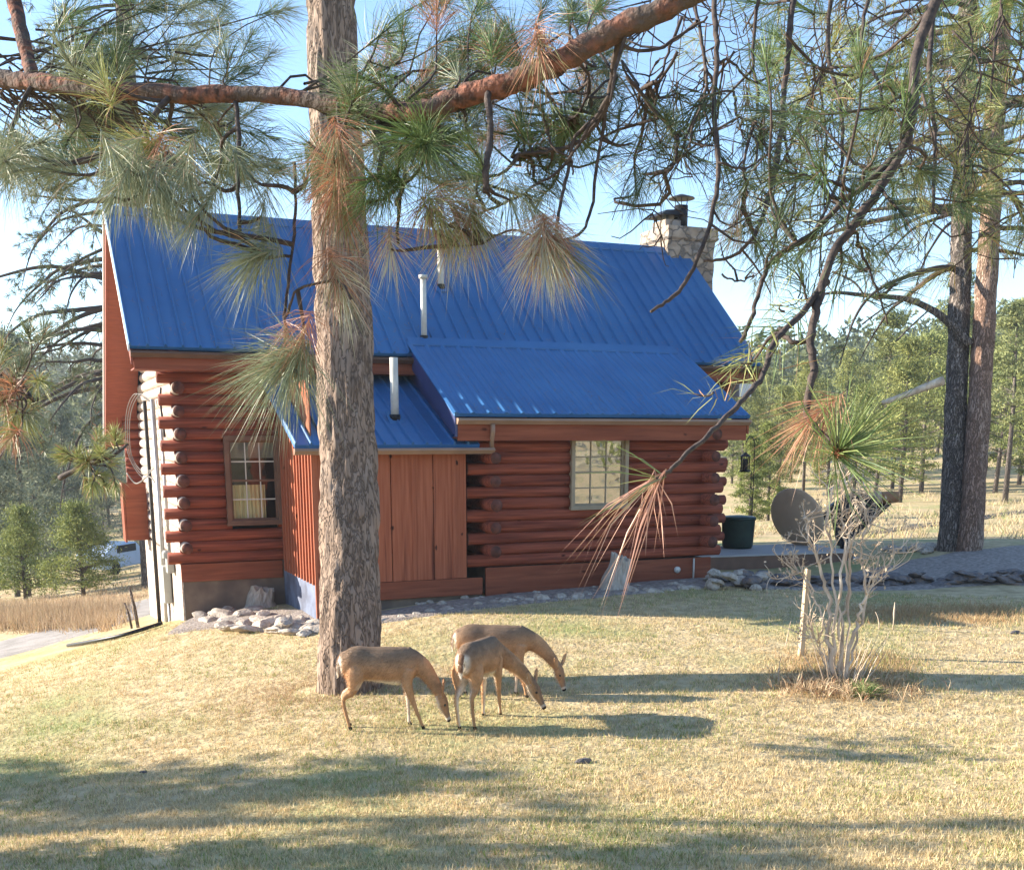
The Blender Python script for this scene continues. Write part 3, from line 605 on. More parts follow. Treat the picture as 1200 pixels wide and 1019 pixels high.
# ------------------------------------------------------------------ woods: individual trees copied from a few kinds
def wood_tree(h, rad, z0, seed, c0, c1, ncl=75, leaf=(.12, .25), tr=.16, conic=.8, per=95):
    g = np.random.default_rng(seed); V = []; C = []; lm = MB()
    lm.tube([(0, 0, -.6), (g.normal(0, .1), g.normal(0, .1), h*.5), (0, 0, h)], [tr*1.1, tr*.7, .02], 8)
    for i in range(ncl):
        t = g.random()**.85; z = z0+(h-z0)*t; az = g.uniform(0, 6.283); pr = rad*((1-t)**conic*.95+.10)*(1-.5*max(0, .15-t)/.15); r = pr*math.sqrt(g.uniform(.12, 1))
        c = np.array([r*math.cos(az), r*math.sin(az), z]); lm.tube([(0, 0, z-.25*r), tuple(c*np.array([.6, .6, 1])-np.array([0, 0, .06*r])), tuple(c)], [.03+.01*r, .02, .008], 4, cap=False)
        sp = rad*g.uniform(.10, .22); p = c+g.normal(0, 1, (per, 3))*np.array([sp, sp, sp*.42])
        d = nrm(g.normal(size=(per, 3))+np.array([0, 0, .35])); w_ = nrm(np.cross(d, g.normal(size=(per, 3)))); L = g.uniform(leaf[0], leaf[1], per)[:, None]; wd = L*.17
        V.append(np.stack([p-w_*wd, p+w_*wd, p+d*L+w_*wd*.5, p+d*L-w_*wd*.5], 1))
        k = np.clip(g.normal(.5, .25)+g.normal(0, .18, (per, 1)), 0, 1); C.append(np.repeat((np.array(c0)*(1-k)+np.array(c1)*k)[:, None], 4, 1))
    V = np.concatenate(V).reshape(-1, 3); C = np.concatenate(C).reshape(-1, 3); i = np.arange(len(V)//4)[:, None]*4
    root = empty('pine_tree', (0, 0, -100)); lm.build('trunk', BARKDK, root, True); link('crown', np_mesh('crown', V, i+np.arange(4), None, C), LEAF, root); return root
YG0, YG1 = (.13, .16, .055), (.36, .36, .12)      # sunny yellow-green pines
BG0, BG1 = (.11, .14, .10), (.30, .32, .21)      # greyer pines of the valley side
right_kinds = [wood_tree(11, 2.3, 1.6, 41, YG0, YG1, 110), wood_tree(13, 2.4, 3.4, 42, YG0, YG1, 110), wood_tree(9, 2.0, 1.0, 43, YG0, (.24, .27, .07), 100), wood_tree(14.5, 2.6, 4.5, 44, (.10, .13, .05), (.27, .28, .10), 110), wood_tree(10, 2.9, 2.6, 45, YG0, (.30, .32, .10), 80, conic=.55), wood_tree(12, 2.0, 5.0, 46, (.11, .14, .06), (.30, .31, .13), 70, conic=.6)]
left_kinds = [wood_tree(9, 2.2, .8, 51, BG0, BG1, 110), wood_tree(12, 2.4, 1.5, 52, BG0, BG1, 120), wood_tree(15, 2.6, 2.5, 53, (.075, .10, .08), (.19, .22, .15), 120), wood_tree(7, 3.1, .9, 54, (.10, .14, .045), (.32, .34, .10), 120, conic=1.05)]
used = set()
def plant(kinds, i, x, y, s, label, group):
    k = kinds[i]; r = k if k.name not in used else copy_tree(k); used.add(k.name)
    r.location = (x, y, G(x, y)-.1); r.scale = (s, s, s*random.uniform(.92, 1.12)); r.rotation_euler = (random.uniform(-.03, .03), random.uniform(-.03, .03), random.uniform(0, 6.28))
    tag(r, label, 'tree', group); return r
def polar(u, d): p = at(u, 509, d); return p[0], p[1]
random.seed(21)
for i, (u, d, s) in enumerate([(1060, 50, .95), (1185, 47, 1.0), (1172, 58, 1.05), (1225, 52, 1.0), (1030, 56, 1.0), (1005, 62, .95), (975, 60, .9), (945, 66, .95), (915, 63, .85), (890, 70, .95),
    (870, 64, .75), (1085, 60, 1.1), (1050, 66, 1.05), (1110, 64, 1.05), (1150, 68, 1.1), (1200, 66, 1.1), (990, 74, 1.0), (960, 80, 1.0), (930, 76, .95), (900, 82, 1.0), (1020, 78, 1.05), (1070, 76, 1.1), (1130, 80, 1.1),
    (1240, 64, 1.1), (860, 78, .85), (1180, 82, 1.15), (1010, 90, 1.1), (940, 92, 1.1), (880, 92, 1.05), (1100, 92, 1.2), (1270, 58, 1.0), (1300, 66, 1.1), (1330, 60, 1)]):
    x, y = polar(u, d*1.12); plant(right_kinds, (i*5+i//3) % 6, x, y, s*(.72 if u < 1045 else .80), 'sunlit yellow-green pine in the wood beyond the right meadow', 'pines beyond the right meadow')
for i, (u, d, s) in enumerate([(-30, 40, .85), (15, 43, .80), (2, 50, .8), (48, 52, .55), (100, 76, .60), (112, 84, .6), (165, 60, .5), (30, 56, .75), (66, 62, .6), (104, 90, .68), (-20, 58, .8), (-60, 48, .8), (150, 78, .7),
    (48, 72, .75), (10, 68, .85), (88, 84, .75), (170, 66, .5), (120, 90, .72), (60, 92, .8), (25, 88, .9), (155, 94, .75), (-15, 80, .9), (200, 80, .6), (38, 64, .7), (80, 74, .72), (-5, 72, .8)]):
    x, y = polar(u, d); plant(left_kinds, i % 3, x, y, s, 'grey-green pine on the valley side left of the cabin', 'pines on the left valley side')
x, y = polar(82, 33); o = plant(left_kinds, 3, x, y, .42, 'small bushy young pine standing alone in the dry meadow', None)
x, y = polar(12, 35); plant(left_kinds, 3, x, y, .40, 'low round young pine at the left edge of the meadow', None)
# small trees seen past the barrel on the right
for u, d, s in ((884, 40, .38), (905, 44, .42)):
    x, y = polar(u, d); plant(right_kinds, 2, x, y, s, 'knee-high young pine beyond the cabin corner' if u < 890 else 'young pine behind the tan dish', None)
# pines behind the photographer, mirrored in the right window
for i, (x, y, s_) in enumerate([(14, -34, .8), (19, -37, .9), (24, -33, .8), (29, -40, 1.0), (34, -36, .9), (9, -42, 1.0), (40, -44, 1.1), (16, -50, 1.1), (25, -52, 1.2)]):
    plant(right_kinds, i % 4, x, y, s_, 'pine behind the photographer, mirrored in the right window', 'pines behind the photographer')
# far wooded hillsides
g = np.random.default_rng(99); N = 5000; th = YAW+g.uniform(-.75, .75, N); rd = 112+315*g.random(N)**.9
hx, hy = CAM[0]+rd*np.sin(th), CAM[1]+rd*np.cos(th); hz = gz(hx, hy); K = 64; hh = g.uniform(6, 13, N)
t = g.random((N, K))**.8; az = g.uniform(0, 6.283, (N, K)); rad_ = (.22*hh)[:, None]*(1-t)**.8*np.sqrt(g.random((N, K)))+.15
P0 = np.stack([hx[:, None]+rad_*np.cos(az), hy[:, None]+rad_*np.sin(az), hz[:, None]+hh[:, None]*(.08+.92*t)], 2).reshape(-1, 3); M_ = len(P0)
d = nrm(g.normal(size=(M_, 3))); w_ = nrm(np.cross(d, g.normal(size=(M_, 3)))); L = g.uniform(.35, .95, (M_, 1))
V = np.stack([P0-w_*L*.3, P0+w_*L*.3, P0+d*L+w_*L*.15, P0+d*L-w_*L*.15], 1).reshape(-1, 3); k = np.repeat(np.clip(g.normal(.5, .3, N), 0, 1), K*4)[:, None]
i = np.arange(M_)[:, None]*4
tag(link('hillside_wood', np_mesh('hillside_wood', V, i+np.arange(4), None, np.array((.06, .085, .05))*(1-k)+np.array((.16, .18, .08))*k), LEAF), 'distant pine wood covering the hillsides', 'wood', kind='stuff')

# ------------------------------------------------------------------ deer
def loft(mb, C, W, H, n=16, up=(0, 0, 1)):
    C = [np.array(c, float) for c in C]; k = len(mb.v); up = np.array(up, float)
    for i in range(len(C)):
        t = nrm(C[min(i+1, len(C)-1)]-C[max(i-1, 0)]); s = np.cross(up, t)
        s = np.array([0, 1., 0]) if np.linalg.norm(s) < .2 else nrm(s); v = np.cross(t, s)
        for j in range(n): a = 2*math.pi*j/n; mb.v.append(tuple(C[i]+s*W[i]*math.cos(a)+v*H[i]*math.sin(a)))
    for i in range(len(C)-1):
        for j in range(n): a = k+i*n+j; b = k+i*n+(j+1) % n; mb.face((a, b, b+n, a+n))
    mb.face(tuple(k+j for j in reversed(range(n)))); q_ = k+(len(C)-1)*n; mb.face(tuple(q_+j for j in range(n)))
def dens(P, *arrs, k=4):
    X = [np.concatenate([np.atleast_1d(p), [a[i] for a in arrs]]) for i, p in enumerate(P)]; S = smooth_path(X, k); S = np.array(S); return S[:, :3], *[np.maximum(S[:, 3+i], .004) for i in range(len(arrs))]
def deer(name, loc, rz, s, label, legs, neck, headdir, tail=0, sx=.88):
    """legs: four lists of (x, y, z) joints from hip to hoof in the animal's own frame, x forward; neck: centres from shoulder to poll"""
    root = empty(name, loc, rz); root.scale = (s*sx, s*.95, s); tag(root, label, 'deer'); mb = MB()
    sp = [(-.44, 0, .60), (-.41, 0, .60), (-.35, 0, .585), (-.25, 0, .578), (-.12, 0, .572), (.03, 0, .562), (.16, 0, .552), (.27, 0, .568), (.36, 0, .575), (.43, 0, .57)]
    C, W, H = dens(sp, [.03, .070, .102, .116, .112, .126, .122, .100, .075, .04], [.03, .085, .128, .152, .150, .160, .168, .152, .115, .06]); loft(mb, C, W, H, 22)
    nk = [(.25, 0, .61)]+list(neck); m = len(nk); C, W, H = dens(nk, np.interp(np.linspace(0, 1, m), [0, .3, 1], [.072, .058, .034]), np.interp(np.linspace(0, 1, m), [0, .35, 1], [.12, .085, .046])); loft(mb, C, W, H, 16)
    p = np.array(neck[-1], float); h = nrm(np.array(headdir, float)); C, W, H = dens([p-h*.045, p+h*.0, p+h*.06, p+h*.12, p+h*.18, p+h*.225, p+h*.24], [.030, .046, .050, .038, .027, .023, .013], [.035, .053, .056, .042, .030, .025, .014])
    loft(mb, C, W, H, 16)
    upv = nrm(np.array([h[0], h[1], 0]))+np.array([0, 0, .25]); upv = nrm(upv-h*(h@upv)); side = np.cross(upv, h)     # upv points out of the forehead
    for e in (1, -1):
        b = p+side*e*.035+upv*.025-h*.01; d = nrm(side*e*.80+upv*.30-h*.70); C, W, H = dens([b, b+d*.05, b+d*.11, b+d*.165], [.017, .040, .040, .010], [.012, .010, .009, .007]); loft(mb, C, W, H, 10, up=np.cross(d, side*e+.01))
    fr = [.060, .044, .0235, .0155, .0165, .020]; hr = [.045, .078, .040, .0215, .0155, .020]
    for j, l in enumerate(legs):
        r = fr if j < 2 else hr; C, W, H = dens(l, r, [q*1.3 if i < 2 else q*1.1 for i, q in enumerate(r)], k=4); loft(mb, C, W, H, 12, up=(1, 0, 0.01))
    C, W, H = dens([(-.41, 0, .655), (-.445, tail*.02, .61), (-.460, tail*.04, .54), (-.452, tail*.05, .455)], [.022, .030, .032, .012], [.018, .018, .016, .010]); loft(mb, C, W, H, 10)
    me = bpy.data.meshes.new('tmp'); me.from_pydata(mb.v, [], mb.f); t_ = bpy.data.objects.new('tmp', me); col.objects.link(t_)
    rm = t_.modifiers.new('r', 'REMESH'); rm.mode = 'VOXEL'; rm.voxel_size = .0075; sm = t_.modifiers.new('s', 'SMOOTH'); sm.iterations = 5; sm.factor = .5
    dg = bpy.context.evaluated_depsgraph_get(); me2 = bpy.data.meshes.new_from_object(t_.evaluated_get(dg)); bpy.data.objects.remove(t_); bpy.data.meshes.remove(me)
    n = len(me2.vertices); X = np.zeros(n*3); me2.vertices.foreach_get('co', X); X = X.reshape(-1, 3); x, y, z = X.T; NN = np.zeros(n*3); me2.vertices.foreach_get('normal', NN); NN = NN.reshape(-1, 3)
    g = np.random.default_rng(3); sm_ = lambda a, b, v: np.clip((v-a)/(b-a), 0, 1)
    hd = (X-p)@h; near = (np.linalg.norm(X-p-h*np.clip(hd, -.05, .24)[:, None], axis=1) < .085)
    c = np.tile(np.array([.45, .25, .13]), (n, 1)); wht = np.array([.74, .66, .55]); tan = np.array([.44, .26, .13]); trunk = x < .44
    def put(f, q):
        nonlocal c; f = np.clip(f, 0, 1)[:, None]; c = c*(1-f)+np.array(q)*f
    put(sm_(.53, .66, z)*trunk*.85, (.21, .145, .10)); put(sm_(.66, .70, z)*trunk*sm_(.3, .8, NN[:, 2])*.5, (.12, .085, .06))
    put(sm_(.50, .38, z)*trunk*.45, tan)
    put(sm_(.455, .42, z)*sm_(-.25, -.8, NN[:, 2])*(np.abs(x+.0) < .30)*(z > .36), wht)
    put((z < .44)*np.clip(-NN[:, 1]*np.sign(y), 0, 1)*.8*trunk, wht)
    put(sm_(-.375, -.425, x+.25*np.abs(y))*sm_(.36, .44, z)*sm_(.66, .63, z), wht)
    put(sm_(-.425, -.435, x)*(np.abs(y-tail*.03) < .028)*sm_(.49, .51, z)*sm_(-.1, -.4, NN[:, 0]), (.20, .11, .065))
    put(near*sm_(-.35, -.85, NN@upv)*.75*(hd > -.03), wht); put(near*sm_(.3, .8, NN@upv)*.6, (.17, .11, .075)); put(near*sm_(.13, .19, hd)*.6, (.20, .145, .11))
    put(near*sm_(.19, .198, hd)*sm_(.218, .21, hd)*.7, (.6, .52, .43)); put(near*(hd > .218)*1., (.012, .010, .010)); put((z < .03)*1., (.03, .024, .02))
    inner = near*(hd < .0)*(np.abs((X-p)@side) > .06); put(inner*.4, (.42, .32, .25))
    c *= (1+.22*np.array([noise.noise(Vector(q*9)) for q in X])[:, None]+.12*np.array([noise.noise(Vector((q[0]*18, q[1]*40, q[2]*40))) for q in X])[:, None])*(1+g.normal(0, .06, (n, 1))); a = me2.color_attributes.new('Col', 'FLOAT_COLOR', 'POINT'); cc = np.ones((n, 4), np.float32); cc[:, :3] = np.clip(c, .005, 1); a.data.foreach_set('color', cc.ravel())
    link('body', me2, DEERFUR, root, True)
    nf = 9000; tri = np.zeros(len(me2.polygons)*1, int); pi = g.integers(0, n, nf); pos = X[pi]; nn_ = NN[pi]; cb = np.clip(c[pi]*g.uniform(.65, 1.35, (nf, 1)), .005, 1); ok = (z[pi] > .12)
    pos, nn_, cb = pos[ok], nn_[ok], cb[ok]; m_ = len(pos); fl_ = nrm(np.array([-.8, 0, -.55])+nn_*.28+g.normal(0, .12, (m_, 3))); Lf = g.uniform(.016, .032, (m_, 1)); wf = nrm(np.cross(fl_, nn_))*.0016
    V = np.stack([pos-wf, pos+wf, pos+fl_*Lf+nn_*.003], 1).reshape(-1, 3); link('fur', np_mesh('fur', V, None, np.arange(m_*3).reshape(-1, 3), np.repeat(cb, 3, 0)), GRASSB, root)
    for e in (1, -1):
        q_ = p+h*.075+side*e*.041+upv*.018; ey = MB(); ey.lathe([(.001, -.012), (.009, -.009), (.0125, 0), (.009, .009), (.001, .012)], tuple(q_), 10); ey.build('eye', EYE, root, True)
    return root
def legset(fx, fx2, hx, hx2, yw=.075):
    out = []
    for y, a in ((yw, fx), (-yw, fx2)): out.append([(.28, y*.75, .53), (.265, y, .42), (.27+(a-.28)*.45, y, .235), (.28+(a-.28)*.9, y, .075), (a, y, .04), (a+.02, y, .0)])
    for y, a in ((yw, hx), (-yw, hx2)): out.append([(-.27, y*.35, .64), (-.27, y*.85, .49), (-.31+(a+.35)*.4, y, .345), (a-.05, y*.95, .27), (a-.005, y*.95, .055), (a+.025, y*.95, 0)])
    return out
HD = -YAW   # heading of screen right
f1 = ground_hit(449, 852)
deer('grazing_deer', (f1[0], f1[1], G(f1[0], f1[1])), HD+.06, 1.25, 'left grazing deer in profile by the pine trunk, its head behind the middle deer',
     legset(.27, .41, -.37, -.35), [(.41, 0, .545), (.50, 0, .455), (.57, -.02, .36), (.615, -.03, .275)], (.36, -.02, -.93), sx=.83)
f2 = ground_hit(563, 846)
deer('grazing_deer', (f2[0], f2[1], G(f2[0], f2[1])), HD+R(66), 1.30, 'middle grazing deer seen from behind with raised dark tail patch and white rump edge',
     legset(.24, .33, -.36, -.31, .068), [(.38, -.04, .54), (.44, -.15, .46), (.46, -.26, .37), (.46, -.34, .28)], (.02, -.52, -.85), sx=.80)
f3 = ground_hit(580, 815)
deer('grazing_deer', (f3[0], f3[1], G(f3[0], f3[1])), HD-.04, 1.20, 'rear grazing deer, biggest of the three, with visible eye and ear turned right',
     legset(.22, .34, -.34, -.40), [(.42, 0, .55), (.53, -.02, .475), (.62, -.04, .385), (.685, -.05, .30)], (.30, -.14, -.94), sx=.92)

# ------------------------------------------------------------------ stones
def stone(seed, sx, sy, sz, m, name='stone'):
    bm = bmesh.new(); bmesh.ops.create_icosphere(bm, subdivisions=3, radius=1)
    for v in bm.verts:
        c = v.co; d = noise.noise(c*1.3+Vector((seed*5.1, 0, 0)))*.35+noise.noise(c*3.1+Vector((seed*2.7, 3, 0)))*.13; v.co = c*(1+d)
        for pn in ((.8, .2, .5), (-.5, .7, .4), (.1, -.8, .5), (-.7, -.4, .3), (.3, .4, -.8), (0, 0, 1)):
            q_ = Vector(pn).normalized(); k = v.co.dot(q_); lim = .72+.08*math.sin(seed*3+pn[0]*9)
            if k > lim: v.co -= q_*(k-lim)*.85
        v.co = Vector((v.co.x*sx, v.co.y*sy, v.co.z*sz))
    me = bpy.data.meshes.new(name); bm.to_mesh(me); bm.free(); return me
rock_me = [stone(i, .5+.1*(i % 3), .36+.05*(i % 2), .22+.06*(i % 4), ROCK) for i in range(6)]
for me in rock_me: me.materials.append(ROCK)
dark_me = [stone(10+i, .55, .4, .20+.06*(i % 3), DKROCK) for i in range(5)]
for me in dark_me: me.materials.append(DKROCK)
def put_stone(me, x, y, s, label, group, dz=0, sz=1):
    o = bpy.data.objects.new('stone', me); col.objects.link(o); o.location = (x, y, G(x, y)+dz); o.scale = (s, s, s*sz); o.rotation_euler = (random.uniform(-.25, .25), random.uniform(-.25, .25), random.uniform(0, 6.28)); tag(o, label, 'stone', group)
def along(pts, step):
    P = np.array(smooth_path([(a, b, 0) for a, b in pts], 8)); L = np.concatenate([[0], np.cumsum(np.linalg.norm(np.diff(P, axis=0), axis=1))]); s = np.arange(0, L[-1], step)
    return np.stack([np.interp(s, L, P[:, 0]), np.interp(s, L, P[:, 1])], 1)
random.seed(5)
edge_px = [(448, 727), (480, 722), (520, 715), (560, 709), (600, 705), (650, 701), (700, 697), (760, 693), (815, 689)]
EP = [ground_hit(*p)[:2] for p in edge_px]
for p in along(EP, .29): put_stone(random.choice(rock_me), p[0]+random.uniform(-.05, .05), p[1]+random.uniform(-.06, .06), random.uniform(.22, .36), 'pale stone in the row edging the bed along the cabin front', 'stones edging the front bed', -.01)
for i in range(26):
    u = random.uniform(455, 820); v = np.interp(u, [455, 820], [712, 683])+random.uniform(-4, 3); p = ground_hit(u, v); put_stone(random.choice(rock_me), p[0], p[1], random.uniform(.10, .20), 'small loose stone lying in the gravel bed under the log wall', 'loose stones in the gravel bed', .02)
heap = [(262, 722), (236, 724), (262, 734), (292, 740), (275, 738), (322, 741), (342, 743), (307, 735), (318, 730), (338, 732), (358, 744), (277, 712), (288, 728), (254, 715), (370, 740), (231, 718), (228, 722), (240, 714), (255, 708), (270, 716), (250, 722), (285, 722), (268, 728), (300, 728), (285, 734), (315, 733), (330, 737), (345, 738), (360, 738), (310, 722), (330, 726), (350, 729), (366, 732), (298, 716), (245, 728)]
for u, v in heap:
    p = ground_hit(u, v); put_stone(random.choice(rock_me), p[0], p[1], random.uniform(.30, .46), 'flat pale stone heaped at the cabin left corner bed', 'flat stones by the left corner', .04, .7)
p = ground_hit(324, 737); put_stone(rock_me[2], p[0]+.1, p[1]-.1, .5, 'rust-brown angular stone at the front of the stone heap', None, .08)
for i in range(24):
    u = random.uniform(832, 905); p = ground_hit(u, 692-random.uniform(0, 10)); put_stone(random.choice(rock_me+dark_me*2), p[0], p[1], random.uniform(.2, .36), 'grey stone in the pile at the right cabin corner', 'stones piled at the right corner', random.uniform(.02, .28))
for i in range(80):
    u = random.uniform(908, 1215); p = ground_hit(u, np.interp(u, [908, 1215], [690, 684])-random.uniform(0, 3)); put_stone(random.choice(dark_me), p[0], p[1], random.uniform(.26, .46), 'dark flat slate in the low dry-stone edge of the gravel court', 'slates edging the gravel court', random.uniform(-.03, .22), .7)
for i in range(16):
    u = random.uniform(1040, 1100); p = ground_hit(u, 648-random.uniform(0, 7)); put_stone(random.choice(rock_me), p[0], p[1], random.uniform(.22, .36), 'sunlit white stone beside the foot of the grey-trunked pine', 'sunlit stones by the right pines', .05)
# stumps
def stump(u, v, h, r, label, slant):
    p = ground_hit(u, v); m_ = MB(); P = [(0, 0, -.1), (.0, 0, h*.3), (slant*.3, 0, h*.7), (slant*.4, 0, h)]; mm = trunk_mesh(P, [r*1.25, r*1.0, r*.9, r*.85], 36, .04, .02, .2, u, 5)
    n = len(mm.v)//36; mm.v += [(slant*.4, 0, h+.02)]; k = len(mm.v)-1
    for j in range(36):
        a = (n-1)*36+j; x, y, z = mm.v[a]; mm.v[a] = (x, y, z+.18*slant*math.sin(j/36*6.28*1)+.05*math.sin(j*1.3))
    for j in range(36): mm.face(((n-1)*36+j, (n-1)*36+(j+1) % 36, k))
    o = mm.build('tree_stump', STUMP); o.location = p; tag(o, label, 'stump'); return o
stump(721, 690, .55, .22, 'weathered jagged stump standing in the bed under the right window', .28)
stump(306, 711, .34, .24, 'low pale stump in the gravel bed under the left window', .12)

# ------------------------------------------------------------------ bare shrub, stake, weeds
sb = ground_hit(985, 800); sr = empty('bare_shrub', sb); tag(sr, 'leafless pale many-stemmed shrub on the sunny lawn right of the deer', 'shrub')
st = MB(); dv = Needles(); LV = []; LC = []
g = np.random.default_rng(17); rng = g
def twigs(p, d, L, r, lev):
    P = [np.array(p, float)]; d = nrm(np.array(d, float)); k = 5
    for i in range(k): d = nrm(d+g.normal(0, .16, 3)+np.array([0, 0, .05])); P.append(P[-1]+d*L/k)
    st.tube(P, list(np.linspace(r, r*.55, k+1)), 5, cap=False)
    if lev > 0:
        for j in range(g.integers(2, 5)):
            i = g.integers(2, k+1); twigs(P[i], nrm(d+g.normal(0, .75, 3)), L*g.uniform(.35, .7), r*.55, lev-1)
    elif g.random() < .4:
        for q_ in range(g.integers(1, 4)):
            c = P[-1]+g.normal(0, .035, 3); a = nrm(g.normal(size=3)); b = nrm(np.cross(a, g.normal(size=3))); s = g.uniform(.018, .035); LV.extend([c-a*s, c+b*s*.5, c+a*s, c-b*s*.5]); LC.extend([np.array((.62, .50, .36))*g.uniform(.6, 1.1)]*4)
stems = [[(975, 795), (972, 740), (968, 690), (958, 655), (945, 625), (948, 600)], [(970, 796), (966, 730), (950, 690), (938, 668)], [(980, 797), (978, 740), (985, 690), (990, 640), (985, 600), (992, 560)],
    [(984, 797), (988, 735), (995, 680), (1000, 640), (1006, 600), (1012, 575)], [(990, 798), (1000, 740), (1008, 715), (1016, 690), (1008, 650), (1018, 610)], [(986, 797), (983, 720), (975, 660), (970, 610), (975, 570)],
    [(992, 798), (1003, 750), (1016, 700), (1035, 665), (1055, 640)], [(978, 796), (960, 760), (955, 745)], [(988, 797), (995, 720), (992, 660), (1000, 600), (997, 555)]]
for si, s_ in enumerate(stems):
    P = smooth_path([np.array(at(u, v, 13.5+.12*math.sin(si*2.4)*min(1, (800-v)/100)))-sb for u, v in s_], 5)
    P = [q+g.normal(0, .018, 3) for q in P]
    if si != 7: P[0] = np.array([g.normal(0, .05), g.normal(0, .05), -.05])
    st.tube(P, list(np.linspace([.030, .015, .024, .022, .026, .018, .017, .014, .015][si], .0095, len(P))), 8)
    for j in range(12):
        i = g.integers(len(P)//2, len(P)); d = nrm(P[min(i+1, len(P)-1)]-P[i-1]); twigs(P[i], nrm(d+g.normal(0, .6, 3)), g.uniform(.15, .46), .0085, 1 if j % 2 else 2)
for j in range(26):
    a = g.uniform(0, 6.28); P = limb_path((.35*math.cos(a)*g.random(), .35*math.sin(a)*g.random(), -.02), (math.cos(a)*.5, math.sin(a)*.5, 1.1), g.uniform(.4, .9), -.05, 5, .1); st.tube(P, [.008, .007, .006, .005, .004, .003], 5, cap=False)
st.build('stems', PALEBARK, sr, True)
LV = np.array(LV); i = np.arange(len(LV)//4)[:, None]*4; link('dry_leaves', np_mesh('dry_leaves', LV, i+np.arange(4), None, np.array(LC)), DRYLEAF, sr)
p = np.array(at(939, 748, 14.9)); p[2] = G(p[0], p[1]); sk = MB(); sk.hexa([(-.035, -.03, -.3), (.035, -.03, -.3), (.035, .03, -.3), (-.035, .03, -.3), (.01, -.03, 1.17), (.075, -.03, 1.15), (.075, .03, 1.15), (.01, .03, 1.17)])
o = sk.build('wooden_stake', STAKEW, bevel=.005); o.location = p; tag(o, 'pale wooden stake driven in beside the bare shrub', 'stake')
def clump(name, u, v, n, L, c0, c1, label, cat, spread=.25, th=(0, 60), width=.004):
    p = ground_hit(u, v); nd = Needles()
    for k in range(n): nd.tuft((g.normal(0, spread), g.normal(0, spread*.7), 0), (g.normal(0, .35), g.normal(0, .35), 1), 26 if n < 100 else 6, L*g.uniform(.35, 1.2), th, .01, width, c0, c1, .1, (.25, .12, .07), .6)
    o = nd.build(name, GRASSB); o.location = p; tag(o, label, cat); return o
clump('dry_weeds', 985, 803, 420, .30, (.46, .31, .19), (.72, .57, .36), 'tangle of dry brown grass round the foot of the bare shrub', 'dry grass', .40, (0, 42))
clump('grass_tuft', 1018, 815, 20, .34, (.14, .22, .06), (.34, .40, .16), 'green leafy tuft at the right foot of the bare shrub', 'plant', .09)
for j, (u, v, L) in enumerate([(1046, 738, .42), (1030, 738, .28), (920, 760, .4), (912, 800, .35)]):
    p = ground_hit(u, v); m_ = MB(); m_.tube(limb_path((0, 0, 0), (.1, 0, 1), L, 0, 5, .08), [.008, .008, .01, .016 if j == 0 else .007, .012 if j == 0 else .006, .004], 6)
    o = m_.build('dry_stalk', PALEBARK, None, True); o.location = p; tag(o, ['thick-headed pale dry stalk right of the bare shrub', 'thin short dry stalk between shrub and thick-headed stalk', 'leaning dry stalk by the wooden stake', 'dry stalk left of the weed tangle'][j], 'dry plant')
for (u, v, s, lab) in ((684, 893, .11, 'dark bark chip on the grass below the deer'), (168, 906, .05, 'tiny dark pine cone on the shaded grass at left'), (1190, 742, .12, 'brown clod on the grass at the right edge')):
    p = ground_hit(u, v); o = bpy.data.objects.new('bark_chip', dark_me[1]); col.objects.link(o); o.location = p+np.array([0, 0, .02]); o.scale = (s*1.6, s, s); tag(o, lab, 'chip')

# ------------------------------------------------------------------ yard things on the right
dk = MB()
a, b = at(840, 650, 23.6), at(1000, 655, 24.6); zt_ = -.02
d_ = b-a; d_[2] = 0; L_ = np.linalg.norm(d_); ang = math.atan2(d_[1], d_[0])
k = 0
for y in np.arange(0, 1.8, .145): dk.box(-1.2, L_, y, y+.138, -.04, 0)
o_t = empty('wooden_deck', (a[0], a[1], -.25), ang); tag(o_t, 'low wooden deck step between cabin corner and gravel court', 'deck')
dk.build('deck_boards', DECKTOP, o_t, bevel=.004); dk = MB(); dk.box(-1.2, L_, .02, .06, -.38, -.043); dk.box(-1.2, L_, 1.7, 1.74, -.6, -.043); dk.build('skirt_board', WINTRIM, o_t)
dk = MB(); dk.box(L_+.02, L_+2.2, .1, .25, -.50, -.16); dk.build('timber_edge', DECKTOP, o_t, bevel=.01)
# green barrel
p = at(864, 641, 25.2); gb = empty('trash_bin', (p[0], p[1], -.245)); tag(gb, 'dark green bin standing on the deck beside the right cabin corner', 'bin')
m_ = MB(); m_.lathe([(.31, 0), (.34, .05), (.355, .3), (.37, .60), (.375, .63)], n=28); m_.build('bin_body', GREEN, gb, True); m_ = MB(); m_.lathe([(.39, .63), (.395, .67), (.36, .70), (.05, .73)], n=28); m_.build('lid', GREEN, gb, True)
# satellite dish
c = np.array(at(930, 609, 25.5)); gzc = G(c[0], c[1]); sd_ = empty('satellite_dish', (c[0], c[1], gzc)); tag(sd_, 'tan satellite dish on a dark post with feed arm reaching right', 'satellite dish')
H_ = c[2]-gzc; aim = nrm(np.array([RT[0]*.62+.0, RT[1]*.62, .30])+np.array([_sy, _cy, 0])*.55)   # away and to the right
rot = Vector(aim).to_track_quat('Z', 'Y').to_matrix()
m_ = MB(); n = 40; R0 = .70
prof = [(r, .32*r*r) for r in np.linspace(0.02, R0, 9)]; prof2 = prof+[(R0+.012, .32*R0*R0-.01)]+[(r, .32*r*r-.03) for r in np.linspace(R0, .02, 9)]
m_.lathe(prof2, n=n); m_.v = [tuple(rot@Vector(v)+Vector((0, 0, H_))) for v in m_.v]; m_.build('reflector', DISHM, sd_, True)
pc = np.array(at(990, 640, 25.2))-np.array(sd_.location); m_ = MB(); m_.tube([(pc[0], pc[1], -.4), (pc[0], pc[1], H_-.10)], .11, 14); m_.build('post', BLACK, sd_, True)
